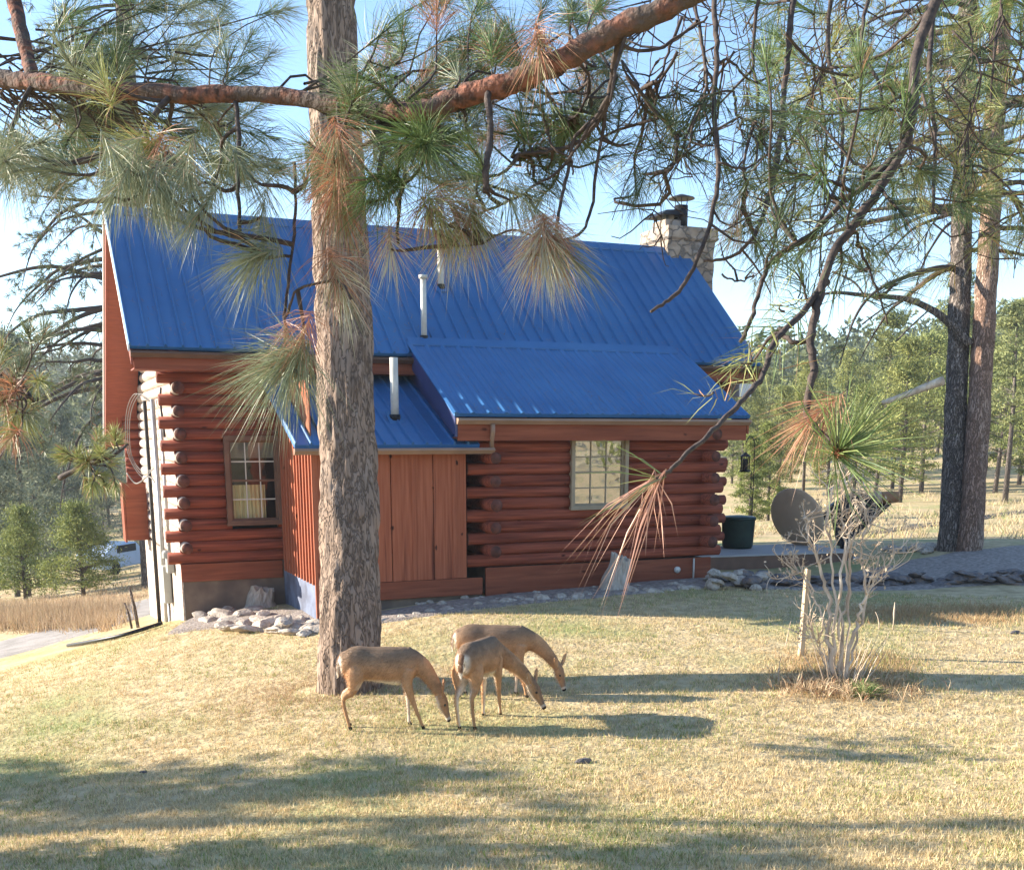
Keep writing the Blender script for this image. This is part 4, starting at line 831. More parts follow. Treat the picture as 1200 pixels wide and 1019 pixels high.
q0 = np.array(at(993, 622, 25.2))-np.array(sd_.location); q1 = np.array(at(1040, 591, 25.0))-np.array(sd_.location); q2 = np.array(at(985, 596, 25.3))-np.array(sd_.location); q3 = np.array(at(965, 606, 25.4))-np.array(sd_.location)
m_ = MB(); tri = [np.array(at(u, v, 25.25))-np.array(sd_.location) for u, v in ((972, 592), (990, 580), (1012, 578), (1044, 590), (1000, 628), (982, 640))]; bk = np.array([_sy, _cy, 0])*.12
m_.v = [tuple(q-bk) for q in tri]+[tuple(q+bk) for q in tri]; m_.f = [tuple(range(5, -1, -1)), tuple(range(6, 12))]+[(j, (j+1) % 6, 6+(j+1) % 6, 6+j) for j in range(6)]; m_.mi = [0]*8; m_.build('mount', BLACK, sd_, bevel=.03)
m_ = MB(); m_.tube([q0, (q0*.6+q1*.4)+np.array([0, 0, -.05]), q1], [.10, .075, .045], 8); m_.tube([q2+np.array([.1, 0, .15]), q2, q0], [.16, .24, .14], 10); m_.tube([q3, q2], [.10, .15], 8); m_.build('feed_arm', BLACK, sd_, True)
q4 = np.array(at(1032, 583, 25.0))-np.array(sd_.location); q5 = np.array(at(1053, 582, 24.9))-np.array(sd_.location)
m_ = MB(); m_.tube([q4-np.array([.12, -.05, 0]), q4], [.17, .13], 12); m_.build('feed_horn', DISHM, sd_, True); m_ = MB(); m_.tube([q4, q4*.4+q5*.6, q5], [.13, .14, .12], 12); m_.build('receiver', LNBM, sd_, True)
# lantern on a shepherd's hook
p = at(869, 640, 26.3); gzp = G(p[0], p[1]); hk = empty('bird_feeder', (p[0], p[1], gzp)); tag(hk, 'small black caged feeder hanging on a thin hook pole by the cabin corner', 'bird feeder')
zl = at(869, 541, 26.3)[2]-gzp; m_ = MB(); m_.tube(smooth_path([(.32, .1, -.2), (.32, .1, 1.2), (.32, .1, zl+.2), (.27, .08, zl+.5), (.12, .04, zl+.58), (0, 0, zl+.45), (.0, 0, zl+.40)], 5), .012, 6); m_.build('hook_pole', BLACK, hk, True)
m_ = MB(); m_.tube([(0, 0, zl+.42), (0, 0, zl+.18)], .006, 5); m_.lathe([(.02, zl+.22), (.12, zl+.14), (.12, zl+.13)], n=12)
for j in range(8): a_ = j*.785; m_.tube([(.1*math.cos(a_), .1*math.sin(a_), zl-.2), (.1*math.cos(a_), .1*math.sin(a_), zl+.14)], .008, 4)
m_.lathe([(.12, zl-.22), (.13, zl-.2), (.12, zl-.18)], n=12); m_.lathe([(.06, zl-.18), (.06, zl+.08)], n=10); m_.build('cage', BLACK, hk)
# left: edging pipe and two stakes, distant car
P = [ground_hit(u, v)+np.array([0, 0, .05]) for u, v in ((80, 759), (110, 754), (140, 748), (165, 741), (190, 733))]
m_ = MB(); m_.tube(smooth_path(P, 5), .035, 10); o = m_.build('drain_pipe', BLACK, None, True); tag(o, 'black corrugated drain pipe lying along the top of the bank', 'pipe')
for (u, v, h, r, lab) in ((163, 735, .85, .035, 'taller dark stake leaning at the gable foot'), (156, 736, .55, .025, 'shorter dark stake leaning at the gable foot')):
    p = ground_hit(u, v); m_ = MB(); m_.tube([(0, 0, -.2), (-.06, 0, h*.5), (-.13, .02, h)], [r, r, r*.7], 8); o = m_.build('wooden_stake', BARKDK, None, True); o.location = p; tag(o, lab, 'stake')
x, y = polar(126, 56); pc_ = empty('parked_car', (x, y, G(x, y)+.35), HD+R(75)); tag(pc_, 'pale blue car half hidden behind trees in the left valley', 'car')
def prism(mb, pts, y0, y1):
    k = len(mb.v); n = len(pts); mb.v += [(a, y0, b) for a, b in pts]+[(a, y1, b) for a, b in pts]
    for j in range(n): mb.face((k+j, k+(j+1) % n, k+n+(j+1) % n, k+n+j))
    mb.face(tuple(k+j for j in reversed(range(n)))); mb.face(tuple(k+n+j for j in range(n)))
m_ = MB(); prism(m_, [(-2.2, .3), (2.2, .3), (2.25, .75), (1.2, .98), (.5, 1.5), (-1.3, 1.5), (-2.2, 1.0)], -.85, .85); m_.build('car_body', CARP, pc_, bevel=.08)
m_ = MB(); m_.hexa([(1.12, -.75, 1.04), (1.12, .75, 1.04), (1.14, .75, 1.05), (1.14, -.75, 1.05), (.55, -.68, 1.46), (.55, .68, 1.46), (.58, .68, 1.47), (.58, -.68, 1.47)]); m_.box(-1.2, .45, -.86, -.852, 1.05, 1.42); m_.build('windows', DARKROOM, pc_)
for X in (-1.4, 1.4):
    for Y in (-.8, .8): m_ = MB(); m_.tube([(X, Y-.1, .33), (X, Y+.1, .33)], .33, 18); m_.build('wheel', TYRE, pc_, True)

# ------------------------------------------------------------------ overhanging pine branches close to the camera
rng = np.random.default_rng(123)
def sv(du, dv, dd=0): return nrm(RT*du-UP*dv+FW*dd)
SAGE = dict(c0=(.14, .18, .10), c1=(.32, .34, .21), dead=.06, cdead=(.42, .30, .20))
GRN = dict(c0=(.07, .12, .04), c1=(.17, .24, .08), dead=.05, cdead=(.38, .22, .12))
DRK = dict(c0=(.04, .07, .03), c1=(.10, .14, .06), dead=.05, cdead=(.25, .14, .08))
BRN = dict(c0=(.30, .22, .10), c1=(.26, .30, .14), dead=.75, cdead=(.42, .20, .115))
PALE = dict(c0=(.42, .42, .28), c1=(.62, .58, .42), dead=.45, cdead=(.50, .30, .20))
YEL = dict(c0=(.22, .25, .08), c1=(.38, .38, .13), dead=.12, cdead=(.45, .25, .12))
class Branch:
    def __init__(s, label): s.limb = MB(); s.tw = MB(); s.nd = Needles(); s.root = empty('pine_branch', (0, 0, 0)); tag(s.root, label, 'branch'); s.P = []
    def main(s, pts, r0, r1, mb=None, wob=.06, n=12, k=6, sm=None):
        P = smooth_path([at(*p) for p in pts], k); m = len(P); rad = np.interp(np.linspace(0, 1, m), np.linspace(0, 1, 2), [r0, r1]) if np.isscalar(r0) else np.interp(np.linspace(0, 1, m), np.linspace(0, 1, len(r0)), r0)
        rad = [r*(1+.05*math.sin(i*1.3)) for i, r in enumerate(rad)]
        if mb is not None: rad = [q*.75 for q in rad]
        P = [p+rng.normal(0, .0016, 3) for p in P]
        (mb or s.limb).tube(P, rad, n, wob=wob); s.P += P; return P
    def twig(s, a, b, r=.006, sag=.10, k=7, cap=.6):
        a, b = np.array(a), np.array(b); L = np.linalg.norm(b-a); P = []
        o = rng.normal(0, .07*L, 3); o2 = rng.normal(0, .05*L, 3)
        for t in np.linspace(0, 1, k): P.append(a+(b-a)*t+o*math.sin(t*math.pi)+o2*math.sin(t*2*math.pi)+np.array([0, 0, -sag*L*math.sin(t*math.pi)*(.4+t*.4)]))
        s.tw.tube(P, list(np.linspace(r*1.4, r*cap, k)), 6, cap=False, wob=.10); return P
    def tuft_to(s, u, v, d, style, n=170, L=.165, th=(8, 66), r=.006, ax=None, sag=.1, maxd=.85, width=.0009, stem=.11, droop=.2):
        e = np.array(at(u, v, d)); Q = np.array(s.P); ds = np.linalg.norm(Q-e, axis=1)+rng.uniform(0, .8, len(Q)); a = Q[np.argmin(ds)]
        if np.linalg.norm(e-a) > maxd: a = e+(a-e)*maxd/np.linalg.norm(e-a)
        P = s.twig(a, e, r, sag); axis = nrm(P[-1]-P[-3]) if ax is None else nrm(np.array(ax))
        s.nd.tuft(e, axis, int(n*1.45), L*(1 if n < 45 else 1.05), th, stem, width if n >= 45 else max(width, .0012), droop=droop*1.5, **style); return e
    def build(s, bark, twig=TWIG):
        if s.limb.v: s.limb.build('limb', bark, s.root, True)
        if s.tw.v: s.tw.build('twigs', twig, s.root, True)
        if s.nd.V: s.nd.build('needles', NEEDLE, s.root)

# 1. the long reddish limb across the top
b = Branch('long reddish pine limb crossing the top of the view with hanging needle tufts')
b.main([(-120, 60, 4.3), (-10, 90, 4.1), (40, 96, 4.0), (100, 103, 3.9), (200, 110, 3.8), (330, 113, 3.7), (430, 128, 3.6), (490, 130, 3.5), (540, 114, 3.45), (600, 96, 3.4), (660, 70, 3.35), (720, 36, 3.3), (790, 4, 3.25), (880, -45, 3.2)],
       [.030, .030, .030, .028, .027, .026, .027,   .028, .032, .034, .034, .034, .034, .034], 0, k=9, wob=.12)
b.main([(40, 96, 4.0), (28, 50, 4.1), (14, -10, 4.2), (6, -60, 4.2)], .024, .028)
b.P = b.P[:-17]
up_ = list(b.P)
for pts, r0, r1 in (([(275, 112, 3.75), (280, 160, 3.7), (279, 215, 3.7), (281, 272, 3.65)], .012, .008), ([(200, 110, 3.8), (172, 150, 3.7), (180, 178, 3.65), (205, 186, 3.6)], .014, .010), ([(40, 98, 4), (22, 128, 3.95), (8, 178, 3.9), (16, 182, 3.85)], .012, .010),
    ([(345, 190, 3.6), (346, 250, 3.55), (340, 310, 3.5), (334, 372, 3.5), (336, 420, 3.45), (352, 440, 3.4)], .007, .006), ([(340, 300, 3.5), (325, 301, 3.5), (300, 304, 3.5)], .006, .005), ([(334, 372, 3.5), (350, 340, 3.45), (395, 330, 3.4), (412, 350, 3.35)], .006, .005),
    ([(395, 120, 3.6), (398, 160, 3.55), (392, 230, 3.45)], .008, .006), ([(443, 135, 3.6), (447, 180, 3.55), (446, 205, 3.5), (470, 215, 3.45)], .012, .008), ([(475, 200, 3.5), (467, 250, 3.5), (466, 285, 3.45)], .009, .006),
    ([(572, 108, 3.4), (574, 160, 3.35), (570, 195, 3.3), (569, 225, 3.3)], .014, .013), ([(733, 30, 3.3), (722, 62, 3.35), (716, 100, 3.4), (708, 130, 3.45), (680, 165, 3.5), (640, 178, 3.55), (600, 182, 3.6)], .016, .006),
    ([(716, 100, 3.4), (712, 122, 3.45), (700, 190, 3.5), (693, 245, 3.5), (678, 275, 3.45), (640, 284, 3.4)], .009, .005), ([(708, 130, 3.45), (675, 160, 3.5), (664, 205, 3.5), (655, 250, 3.45), (650, 282, 3.4)], .009, .006), ([(735, 40, 3.3), (722, 80, 3.3), (716, 120, 3.3)], .008, .006),
    ([(735, 90, 3.4), (760, 120, 3.45), (785, 150, 3.5), (795, 165, 3.5)], .009, .006), ([(795, 160, 3.5), (788, 195, 3.5), (762, 208, 3.55)], .007, .005), ([(795, 60, 3.4), (775, 92, 3.45), (755, 100, 3.5)], .007, .004),
    ([(716, 110, 3.4), (690, 150, 3.45), (660, 195, 3.5), (630, 215, 3.5), (605, 232, 3.5)], .008, .005), ([(605, 232, 3.5), (575, 245, 3.5), (545, 258, 3.5), (522, 265, 3.5)], .006, .004), ([(640, 284, 3.4), (600, 270, 3.4), (565, 285, 3.4), (530, 288, 3.4)], .005, .004),
    ([(670, 60, 3.4), (690, 95, 3.5), (676, 135, 3.55), (655, 140, 3.6)], .007, .004), ([(640, 150, 3.5), (650, 175, 3.5), (668, 185, 3.5), (672, 205, 3.5)], .006, .004), ([(700, 40, 3.3), (760, 60, 3.35), (800, 40, 3.4), (830, 20, 3.4)], .008, .005)):
    b.main(pts, r0, r1, b.tw, .10, 7, 5)
for t in range(104):      # grey-green tufts, upper left
    b.tuft_to(rng.uniform(55, 335), rng.uniform(-10, 215), rng.uniform(3.75, 5.3), [SAGE, SAGE, GRN, DRK][int(rng.random()*4)], int(rng.uniform(70, 120)), .165, r=.0032)
for t in range(10): b.tuft_to(rng.uniform(-20, 60), rng.uniform(150, 230), rng.uniform(3.5, 4), SAGE, 110, .16)
for t in range(18): b.tuft_to(rng.uniform(110, 340), rng.uniform(190, 255), rng.uniform(3.3, 3.9), SAGE, 90, .14, ax=sv(rng.normal(0, .6), 1, .2))
for t in range(84): b.tuft_to(rng.uniform(425, 730), rng.uniform(-10, 165), rng.uniform(3.6, 4.5), [GRN, DRK, BRN, GRN, SAGE][int(rng.random()*5)], int(rng.uniform(90, 130)), .165, r=.0035)
for t in range(24): b.tuft_to(rng.uniform(430, 640), rng.uniform(140, 250), rng.uniform(3.3, 3.9), GRN if rng.random() < .5 else SAGE, 100, .15, r=.005)
for t in range(16): b.tuft_to(rng.uniform(620, 790), rng.uniform(110, 235), rng.uniform(3.4, 4.1), DRK, 60, .13, r=.005)
for t in range(10): b.tuft_to(rng.uniform(345, 430), rng.uniform(60, 210), rng.uniform(3.3, 3.6), SAGE if t % 2 else GRN, 90, .15)
# the tufts that hang clearly in front of roof and trunk
for u, v, d, st_, n, L, ax in ((292, 303, 3.45, SAGE, 150, .19, sv(-.9, .35, -.1)), (300, 300, 3.5, SAGE, 120, .18, sv(-.5, .8, .2)), (332, 425, 3.4, SAGE, 170, .235, sv(-.8, .65, -.1)), (318, 430, 3.4, SAGE, 120, .235, sv(-.9, .35, .2)), (335, 440, 3.42, SAGE, 90, .22, sv(-.4, .9, .1)),
    (392, 225, 3.4, BRN, 170, .19, sv(-.15, 1, -.1)), (400, 180, 3.35, BRN, 130, .17, sv(.2, 1, .1)), (402, 250, 3.4, BRN, 120, .17, sv(.15, 1, .2)), (352, 405, 3.4, BRN, 110, .14, sv(-.3, .7, .3)), (392, 330, 3.4, BRN, 120, .16, sv(.2, 1, 0)), (345, 418, 3.45, BRN, 90, .12, sv(.2, .9, .1)), (402, 340, 3.4, PALE, 60, .15, sv(.3, 1, 0)),
    (478, 158, 3.3, GRN, 180, .19, sv(-.6, .1, -.6)), (500, 170, 3.3, GRN, 150, .18, sv(.3, .3, -.7)), (503, 252, 3.35, BRN, 140, .15, sv(.2, .6, -.5)), (520, 262, 3.35, YEL, 120, .15, sv(.4, .7, .1)), (540, 255, 3.4, BRN, 100, .14, sv(.5, .6, 0)), (458, 292, 3.4, PALE, 110, .15, sv(.1, .8, -.4)), (548, 275, 3.4, PALE, 100, .16, sv(-.1, 1, .1)), (562, 262, 3.4, YEL, 90, .15, sv(.4, .9, 0)), (526, 285, 3.4, PALE, 90, .15, sv(-.3, .9, .1)),
    (636, 292, 3.3, PALE, 170, .175, sv(-.02, 1, -.05)), (650, 300, 3.32, PALE, 120, .16, sv(.35, .9, .05)), (622, 298, 3.32, PALE, 90, .15, sv(-.4, .9, .0)), (655, 285, 3.3, BRN, 70, .11, sv(.1, .9, -.2)), (668, 300, 3.35, SAGE, 100, .17, sv(.6, .7, 0)),
    (632, 60, 3.3, BRN, 120, .16, sv(.1, .9, -.3)), (598, 235, 3.4, SAGE, 90, .16, sv(.2, .9, 0)), (755, 205, 3.55, DRK, 70, .16, sv(-.5, .8, 0)), (800, 160, 3.55, DRK, 60, .15, sv(.6, .7, .2)), (20, 185, 3.85, SAGE, 150, .18, sv(.4, .9, 0)), (206, 190, 3.55, BRN, 90, .15, sv(.5, .8, 0)), (172, 170, 3.6, YEL, 100, .16, sv(-.8, .2, 0)), (150, 165, 3.6, YEL, 100, .17, sv(-.9, -.2, 0)), (120, 90, 3.7, YEL, 110, .18, sv(-.3, -.9, 0))):
    b.tuft_to(u, v, d, st_, n, L, (10, 82), r=.005, ax=ax, maxd=.45)
b.build(LIMBRED)

# 2. drooping branches on the right
b = Branch('dark drooping pine branch hanging at the right with sparse needle tufts')
b.main([(1230, -90, 3.4), (1120, -30, 3.2), (1075, 60, 3.1), (1068, 140, 3.0), (1050, 190, 3.0), (1010, 250, 2.95), (975, 300, 2.9), (957, 360, 2.85), (950, 400, 2.8), (954, 430, 2.78), (944, 478, 2.75), (955, 500, 2.72), (975, 520, 2.7)], [.017, .016, .015, .0145, .013, .012, .011, .0105, .010, .010, .0085, .0075, .007], 0, k=7)
b.main([(957, 362, 2.85), (945, 398, 2.85), (925, 398, 2.85), (912, 384, 2.9)], .007, .006)
b.main([(1060, 170, 3.0), (1020, 210, 3.0), (985, 240, 3.0), (950, 275, 3.0), (905, 305, 3.0), (890, 340, 3.0), (878, 380, 2.95), (868, 400, 2.95)], .009, .005)
b.main([(968, 330, 2.9), (935, 372, 2.8), (908, 400, 2.7), (893, 440, 2.6), (866, 472, 2.5), (835, 505, 2.42), (806, 530, 2.38), (788, 548, 2.36), (770, 560, 2.35)], [.009, .008, .007, .0065, .006, .0055, .005, .0045, .004], 0, k=6)
b.main([(1000, 265, 2.95), (1012, 300, 3.0), (1030, 345, 3.0), (1040, 380, 3.0)], .006, .003, b.tw)
for t in range(15): b.tuft_to(rng.uniform(880, 1110), rng.uniform(60, 250), rng.uniform(2.8, 3.6), DRK if rng.random() < .5 else GRN, int(rng.uniform(45, 80)), .14, r=.004, maxd=.6)
for t in range(10): b.tuft_to(rng.uniform(900, 1060), rng.uniform(230, 350), rng.uniform(2.8, 3.3), DRK, 40, .13, r=.0035, maxd=.4)
e = b.tuft_to(985, 527, 2.68, dict(c0=(.09, .15, .05), c1=(.22, .27, .09), dead=0, cdead=(0, 0, 0)), 120, .215, (20, 100), r=.005, ax=sv(.55, -.35, -.6), maxd=.2, width=.0016, stem=.02, droop=.05)
b.nd.tuft(e, sv(.3, .5, -.7), 60, .03, (20, 100), .02, .003, c0=(.35, .13, .07), c1=(.45, .18, .1), dead=0)
b.tuft_to(950, 492, 2.72, dict(c0=(.5, .25, .15), c1=(.55, .33, .2), dead=.6, cdead=(.5, .24, .14)), 95, .15, (15, 70), r=.004, ax=sv(-.75, .65, 0), maxd=.2)
b.tuft_to(905, 395, 2.9, GRN, 40, .16, (20, 80), r=.004, ax=sv(-.6, .5, 0), maxd=.2); b.tuft_to(857, 432, 2.85, YEL, 24, .11, (20, 85), r=.0035, ax=sv(-.7, .5, 0), maxd=.4)
e = np.array(at(768, 560, 2.35))
b.nd.tuft(e, sv(-.75, .62, .05), 24, .205, (5, 48), .03, .0013, c0=(.50, .28, .20), c1=(.62, .42, .28), dead=.5, cdead=(.52, .27, .19), droop=.55)
b.nd.tuft(e, sv(-.9, .1, -.2), 16, .16, (10, 60), .03, .0012, c0=(.16, .24, .08), c1=(.40, .40, .18), dead=.2, cdead=(.52, .27, .19), droop=.2)
b.nd.tuft(e, sv(.1, 1, 0), 8, .15, (5, 30), .02, .0014, c0=(.50, .28, .20), c1=(.62, .36, .25), dead=.5, cdead=(.52, .27, .19), droop=.2)
for t in range(5):
    u = rng.uniform(800, 925); b.tuft_to(u, 480-(u-800)*.9+rng.uniform(-20, 20), 2.6, YEL, 9, .11, (20, 90), r=.002, maxd=.05)
b.build(TWIG)

b = Branch('long bare hanging pine twigs in front of the sky right of the chimney')
b.main([(860, -70, 3.6), (838, -10, 3.5), (840, 60, 3.4), (836, 130, 3.35), (842, 200, 3.3), (832, 262, 3.25), (815, 308, 3.2), (792, 345, 3.15), (762, 364, 3.1)], [.010, .009, .008, .0075, .007, .0065, .006, .0055, .004], 0, k=7)
b.main([(950, -60, 3.6), (930, 0, 3.5), (922, 80, 3.45), (916, 150, 3.4), (905, 215, 3.35), (884, 275, 3.3), (858, 300, 3.3), (826, 306, 3.3)], [.011, .010, .009, .008, .007, .006, .005, .004], 0, k=7)
for pts, r0, r1 in (([(810, -20, 3.5), (822, 50, 3.45), (828, 100, 3.4), (812, 150, 3.4), (808, 172, 3.4)], .008, .005), ([(836, 75, 3.4), (855, 72, 3.4), (880, 95, 3.45), (905, 90, 3.5)], .006, .004), ([(838, 110, 3.4), (860, 108, 3.4), (863, 135, 3.4), (885, 140, 3.4), (905, 115, 3.4)], .005, .004),
    ([(842, 190, 3.3), (872, 197, 3.3), (895, 185, 3.3), (912, 165, 3.35)], .005, .004), ([(890, -10, 3.5), (882, 60, 3.5), (888, 120, 3.45), (872, 190, 3.4), (874, 225, 3.4), (862, 262, 3.4)], .008, .004), ([(800, 20, 3.5), (780, 70, 3.5), (770, 110, 3.5)], .007, .004),
    ([(916, 150, 3.4), (925, 185, 3.4), (935, 205, 3.4)], .005, .003), ([(975, -20, 3.6), (970, 60, 3.6), (985, 130, 3.5), (985, 200, 3.5), (960, 260, 3.4), (930, 310, 3.4)], .010, .005), ([(1020, -10, 3.8), (1010, 50, 3.7), (1030, 100, 3.6), (1040, 160, 3.6), (1060, 210, 3.6)], .009, .005),
    ([(860, 60, 3.4), (815, 135, 3.5), (800, 172, 3.5)], .005, .004), ([(895, 225, 3.35), (925, 262, 3.3), (940, 310, 3.3), (935, 350, 3.3)], .006, .003), ([(845, 322, 3.2), (865, 330, 3.2), (885, 322, 3.25)], .004, .003), ([(1095, -10, 3.6), (1090, 80, 3.5), (1096, 160, 3.5), (1092, 250, 3.4)], .012, .006), ([(1180, -20, 3.9), (1165, 60, 3.8), (1160, 140, 3.8)], .008, .004), ([(920, 40, 3.4), (960, 80, 3.5), (1000, 90, 3.5)], .007, .005)):
    b.main(pts, r0, r1, b.tw, .10, 7, 6)
for t in range(30): # short bare side twiglets
    i = rng.integers(10, len(b.P)-2); b.twig(b.P[i], b.P[i]+rng.normal(0, .10, 3)+np.array([0, 0, -.05]), .0028, .1, 5)
for t in range(12): b.tuft_to(rng.uniform(770, 900), rng.uniform(110, 240), rng.uniform(3.3, 3.8), DRK, 40, .13, r=.003, maxd=.35)
for t in range(84):
    u0 = rng.uniform(760, 1215); d0 = rng.uniform(3.4, 6.0); v0 = rng.uniform(-60, 120); ln = rng.uniform(90, 300); pts = []; x_ = u0; sw = rng.normal(0, .5)
    for q in range(6): pts.append((x_, v0+ln*q/5, d0)); x_ += rng.normal(-6+sw*12, 11)
    if u0 < 900: pts = pts[:4]
    P = b.main(pts, .0042, .0022, b.tw, .08, 5, 5)
    for q in range(7):
        i = rng.integers(4, len(P)-1); e_ = P[i]+RT*rng.normal(0, .13)+UP*rng.uniform(-.16, .06)+FW*rng.normal(0, .08); b.twig(P[i], e_, .0022, .15, 5)
        if rng.random() < (.5 if u0 > 900 else .12): b.nd.tuft(e_, nrm(e_-P[i]), 46, .13, (10, 80), .05, .0009, droop=.25, **(DRK if rng.random() < .6 else YEL))
b.tuft_to(860, 262, 3.4, PALE, 60, .12, ax=sv(-.2, .9, .2), maxd=.2); b.tuft_to(886, 285, 3.5, DRK, 70, .10, maxd=.3)
for t in range(20): b.tuft_to(rng.uniform(880, 1200), rng.uniform(-20, 120), rng.uniform(3.3, 4.4), YEL if rng.random() < .45 else GRN, int(rng.uniform(60, 100)), .15, r=.004, maxd=.5)
for t in range(9): b.tuft_to(rng.uniform(1080, 1215), rng.uniform(80, 340), rng.uniform(3.3, 4.2), YEL if rng.random() < .5 else GRN, int(rng.uniform(40, 70)), .17, r=.003, maxd=.4)
b.build(TWIG)

# 3. tufts of a low branch at the far left edge, farther off
b = Branch('yellowish pine branch with orange dead needles at the left edge below the bare limbs')
b.main([(-80, 380, 7.5), (-20, 420, 7.4), (15, 440, 7.3), (40, 470, 7.2)], .03, .012)
for t in range(22): b.tuft_to(rng.uniform(-30, 60), rng.uniform(385, 520), rng.uniform(6.8, 7.6), YEL if rng.random() < .4 else (BRN if rng.random() < .25 else SAGE), 80, .17, r=.006, maxd=.5, width=.0022)
b.build(TWIG)
b = Branch('small yellow-green pine branch reaching toward the lower gable end')
b.main([(70, 560, 12), (100, 545, 11.8), (130, 535, 11.6), (150, 520, 11.6)], .03, .012)
for t in range(20): b.tuft_to(rng.uniform(72, 140), rng.uniform(505, 570), rng.uniform(11.4, 12.2), YEL, 60, .17, r=.008, maxd=.4, width=.0035)
b.build(TWIG)

# ------------------------------------------------------------------ grass
g = np.random.default_rng(77)
def grass(name, region, Lr, wd, cA, cB, cG, lean=.5, gs=.45, label=None):
    X = np.concatenate(region); n = len(X); z = gz(X[:, 0], X[:, 1]) if n < 60000 else np.concatenate([gz(*c.T) for c in np.array_split(X, n//40000+1)])
    P = np.stack([X[:, 0], X[:, 1], z-.004], 1); d = nrm(np.stack([g.normal(0, lean, n), g.normal(0, lean, n), np.ones(n)], 1)); L = g.uniform(Lr[0], Lr[1], n)[:, None]
    w_ = nrm(np.cross(d, g.normal(size=(n, 3))))*(wd*g.uniform(.6, 1.3, n))[:, None]
    V = np.stack([P-w_, P+w_, P+d*L], 1).reshape(-1, 3)
    s = np.sin(X[:, 0]*1.7+1.3*np.sin(X[:, 1]*1.1))*.5+np.sin(X[:, 1]*2.3+2*np.sin(X[:, 0]*.7))*.5
    k = g.random(n)[:, None]; gr_ = (g.random(n) < np.clip(.20+.26*s, .03, .6)*gs/.45)[:, None]
    rust = np.clip(np.sin(X[:, 0]*.9+2*np.sin(X[:, 1]*.8+1))*np.sin(X[:, 1]*1.3+1.5*np.sin(X[:, 0]*.5)), 0, 1)[:, None]
    c = np.array(cA)*(1-k)+np.array(cB)*k; c = c*(1-rust*.35*k)+np.array((.45, .27, .13))*rust*.35*k; c = np.where(gr_, np.array(cG)*(.7+.6*k), c)
    o = link(name, np_mesh(name, V, None, np.arange(n*3).reshape(-1, 3), np.repeat(c, 3, 0)), GRASSB); tag(o, label, 'grass', kind='stuff'); return o
def wedge(r0, r1, per, a0=-.60, a1=.60):
    n = int(per*(a1-a0)/2*(r1*r1-r0*r0)); r = np.sqrt(g.uniform(r0*r0, r1*r1, n)); a = YAW+g.uniform(a0, a1, n); return np.stack([CAM[0]+r*np.sin(a), CAM[1]+r*np.cos(a)], 1)
def tufts(X, k, sd):
    return (X[:, None]+g.normal(0, sd, (len(X), k, 2))*g.uniform(.4, 1.5, (len(X), 1, 1))).reshape(-1, 2)
def clear(X):
    x, y = X.T; ok = ~((x > -.2) & (x < 11.2) & (y > -.35) & (y < 7)) & ~((x > 1.6) & (y > -3.05) & (y < 3)&(x < 11)) & ~((x > 9.2) & (y > -3.9+(.0*x)))
    return X[ok & (y < 6)]
grass('lawn_grass', [clear(tufts(wedge(6.0, 10, 230), 11, .035)), clear(tufts(wedge(10, 14, 130), 11, .04)), clear(tufts(wedge(14, 21, 75), 11, .05)), clear(wedge(6, 12, 500))], (.02, .075), .0038, (.84, .68, .41), (.42, .31, .155), (.25, .30, .08), label='short dry lawn grass, straw with green patches')
def pxband(n, u0, u1, v0, v1):
    out = []
    for a, b_ in zip(g.uniform(u0, u1, n//40), g.uniform(v0, v1, n//40)): out.append(ground_hit(a, b_)[:2]+g.normal(0, .22, (40, 2)))
    return np.concatenate(out)
grass('meadow_grass', [pxband(12000, -60, 150, 702, 722), pxband(9000, -60, 215, 672, 702)], (.07, .20), .009, (.60, .46, .32), (.46, .33, .21), (.40, .32, .18), .4, .2, 'tall dry meadow grass beyond the drive')
grass('tall_grass', [pxband(15000, -60, 135, 716, 738)], (.18, .48), .010, (.50, .38, .25), (.36, .25, .15), (.36, .29, .16), .3, .2, 'tall dry grass bank along the drive')
grass('undergrowth_grass', [pxband(9000, 860, 1215, 576, 632)], (.10, .42), .012, (.72, .58, .38), (.45, .34, .19), (.30, .32, .13), .5, .4, 'dry tussocky grass over the right meadow')
grass('verge_grass', [pxband(5000, 1000, 1215, 712, 730), pxband(5000, 925, 1060, 770, 815)], (.05, .15), .005, (.50, .36, .20), (.42, .26, .13), (.28, .28, .10), .5, .3, 'longer rusty dry grass at the lawn edge and round the shrub')

X = clear(wedge(6, 20, 16)); n_ = len(X); z_ = gz(X[:, 0], X[:, 1])+.03; d = nrm(np.stack([g.normal(size=n_), g.normal(size=n_), g.normal(0, .12, n_)], 1)); L_n = g.uniform(.06, .17, (n_, 1)); w_ = nrm(np.cross(d, [0, 0, 1.]))*.0025; P = np.concatenate([X, z_[:, None]], 1)
V = np.stack([P-w_, P+w_, P+d*L_n], 1).reshape(-1, 3); tag(link('fallen_needles', np_mesh('fallen_needles', V, None, np.arange(n_*3).reshape(-1, 3), np.repeat(np.array((.36, .20, .10))*g.uniform(.4, 1.4, (n_, 1)), 3, 0)), GRASSB), 'fallen brown needles scattered thinly over the lawn', 'needle litter', kind='stuff')
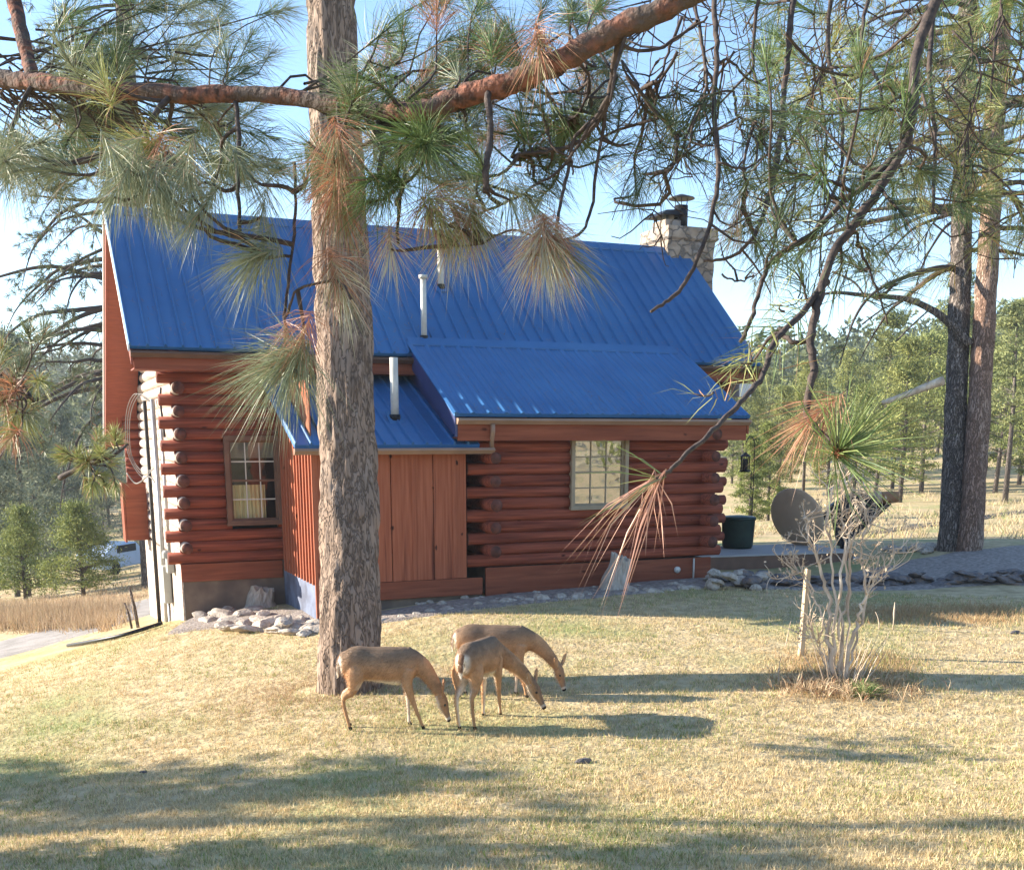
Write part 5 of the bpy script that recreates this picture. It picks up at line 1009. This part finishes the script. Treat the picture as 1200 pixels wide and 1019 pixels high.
# needles lying on the roofs
n_ = 700; xx = g.uniform(XL+.1, XR-.1, n_); yy = -EO+np.abs(g.normal(0, .9, n_)); P = np.stack([xx, yy, ZE+SL*(yy+EO)+.035], 1); P2 = np.stack([g.uniform(AXL+.1, AXR-.1, 300), YAE+np.abs(g.normal(0, .8, 300)), np.zeros(300)], 1); P2[:, 2] = ZA+ASL*(P2[:, 1]-YAE)+.025
P2 = P2[P2[:, 1] < YAT-.1]; SLv = np.concatenate([np.full(n_, SL), np.full(len(P2), ASL)]); P = np.concatenate([P, P2]); n_ = len(P); dx_, dy_ = g.normal(size=n_), g.normal(size=n_); d = nrm(np.stack([dx_, dy_, dy_*SLv], 1)); w_ = nrm(np.cross(d, np.stack([np.zeros(n_), -SLv, np.ones(n_)], 1)))*.003
V = np.stack([P-w_, P+w_, P+d*g.uniform(.08, .18, (n_, 1))], 1).reshape(-1, 3); link('fallen_needles', np_mesh('fallen_needles', V, None, np.arange(n_*3).reshape(-1, 3), np.repeat(np.array((.30, .17, .09))*g.uniform(.4, 1.3, (n_, 1)), 3, 0)), GRASSB, cabin)
c_ = tb[:2]; a_ = g.uniform(0, 6.283, 5200); r_ = .35+np.abs(g.normal(0, .75, 5200)); X = np.stack([c_[0]+r_*np.cos(a_)*1.25-.35, c_[1]+r_*np.sin(a_)], 1); z_ = gz(X[:, 0], X[:, 1])+.012
d = nrm(np.stack([g.normal(size=5200), g.normal(size=5200), g.normal(0.12, .18, 5200)], 1)); L_n = g.uniform(.06, .16, (5200, 1)); w_ = nrm(np.cross(d, [0, 0, 1.]))*.0022; P = np.concatenate([X, z_[:, None]], 1)
V = np.stack([P-w_, P+w_, P+d*L_n], 1).reshape(-1, 3); cc = np.repeat(np.array((.34, .18, .09))*g.uniform(.5, 1.4, (5200, 1)), 3, 0)
tag(link('needle_litter', np_mesh('needle_litter', V, None, np.arange(15600).reshape(-1, 3), cc), GRASSB), 'brown fallen needles strewn round the foot of the big pine', 'needle litter', kind='stuff')

# ------------------------------------------------------------------ haze
hm = MB(); hm.box(-520, 560, -520, 560, -12, 42); hz_ = bpy.data.materials.new('haze'); hz_.use_nodes = True; n = hz_.node_tree.nodes; n.remove(n['Principled BSDF'])
pv = n.new('ShaderNodeVolumePrincipled'); pv.inputs['Color'].default_value = (.86, .92, 1, 1); pv.inputs['Density'].default_value = .0005; pv.inputs['Anisotropy'].default_value = .3
hz_.node_tree.links.new(pv.outputs[0], n['Material Output'].inputs['Volume']); o = hm.build('haze', hz_); tag(o, 'thin pale haze over the valley', 'haze', kind='stuff')
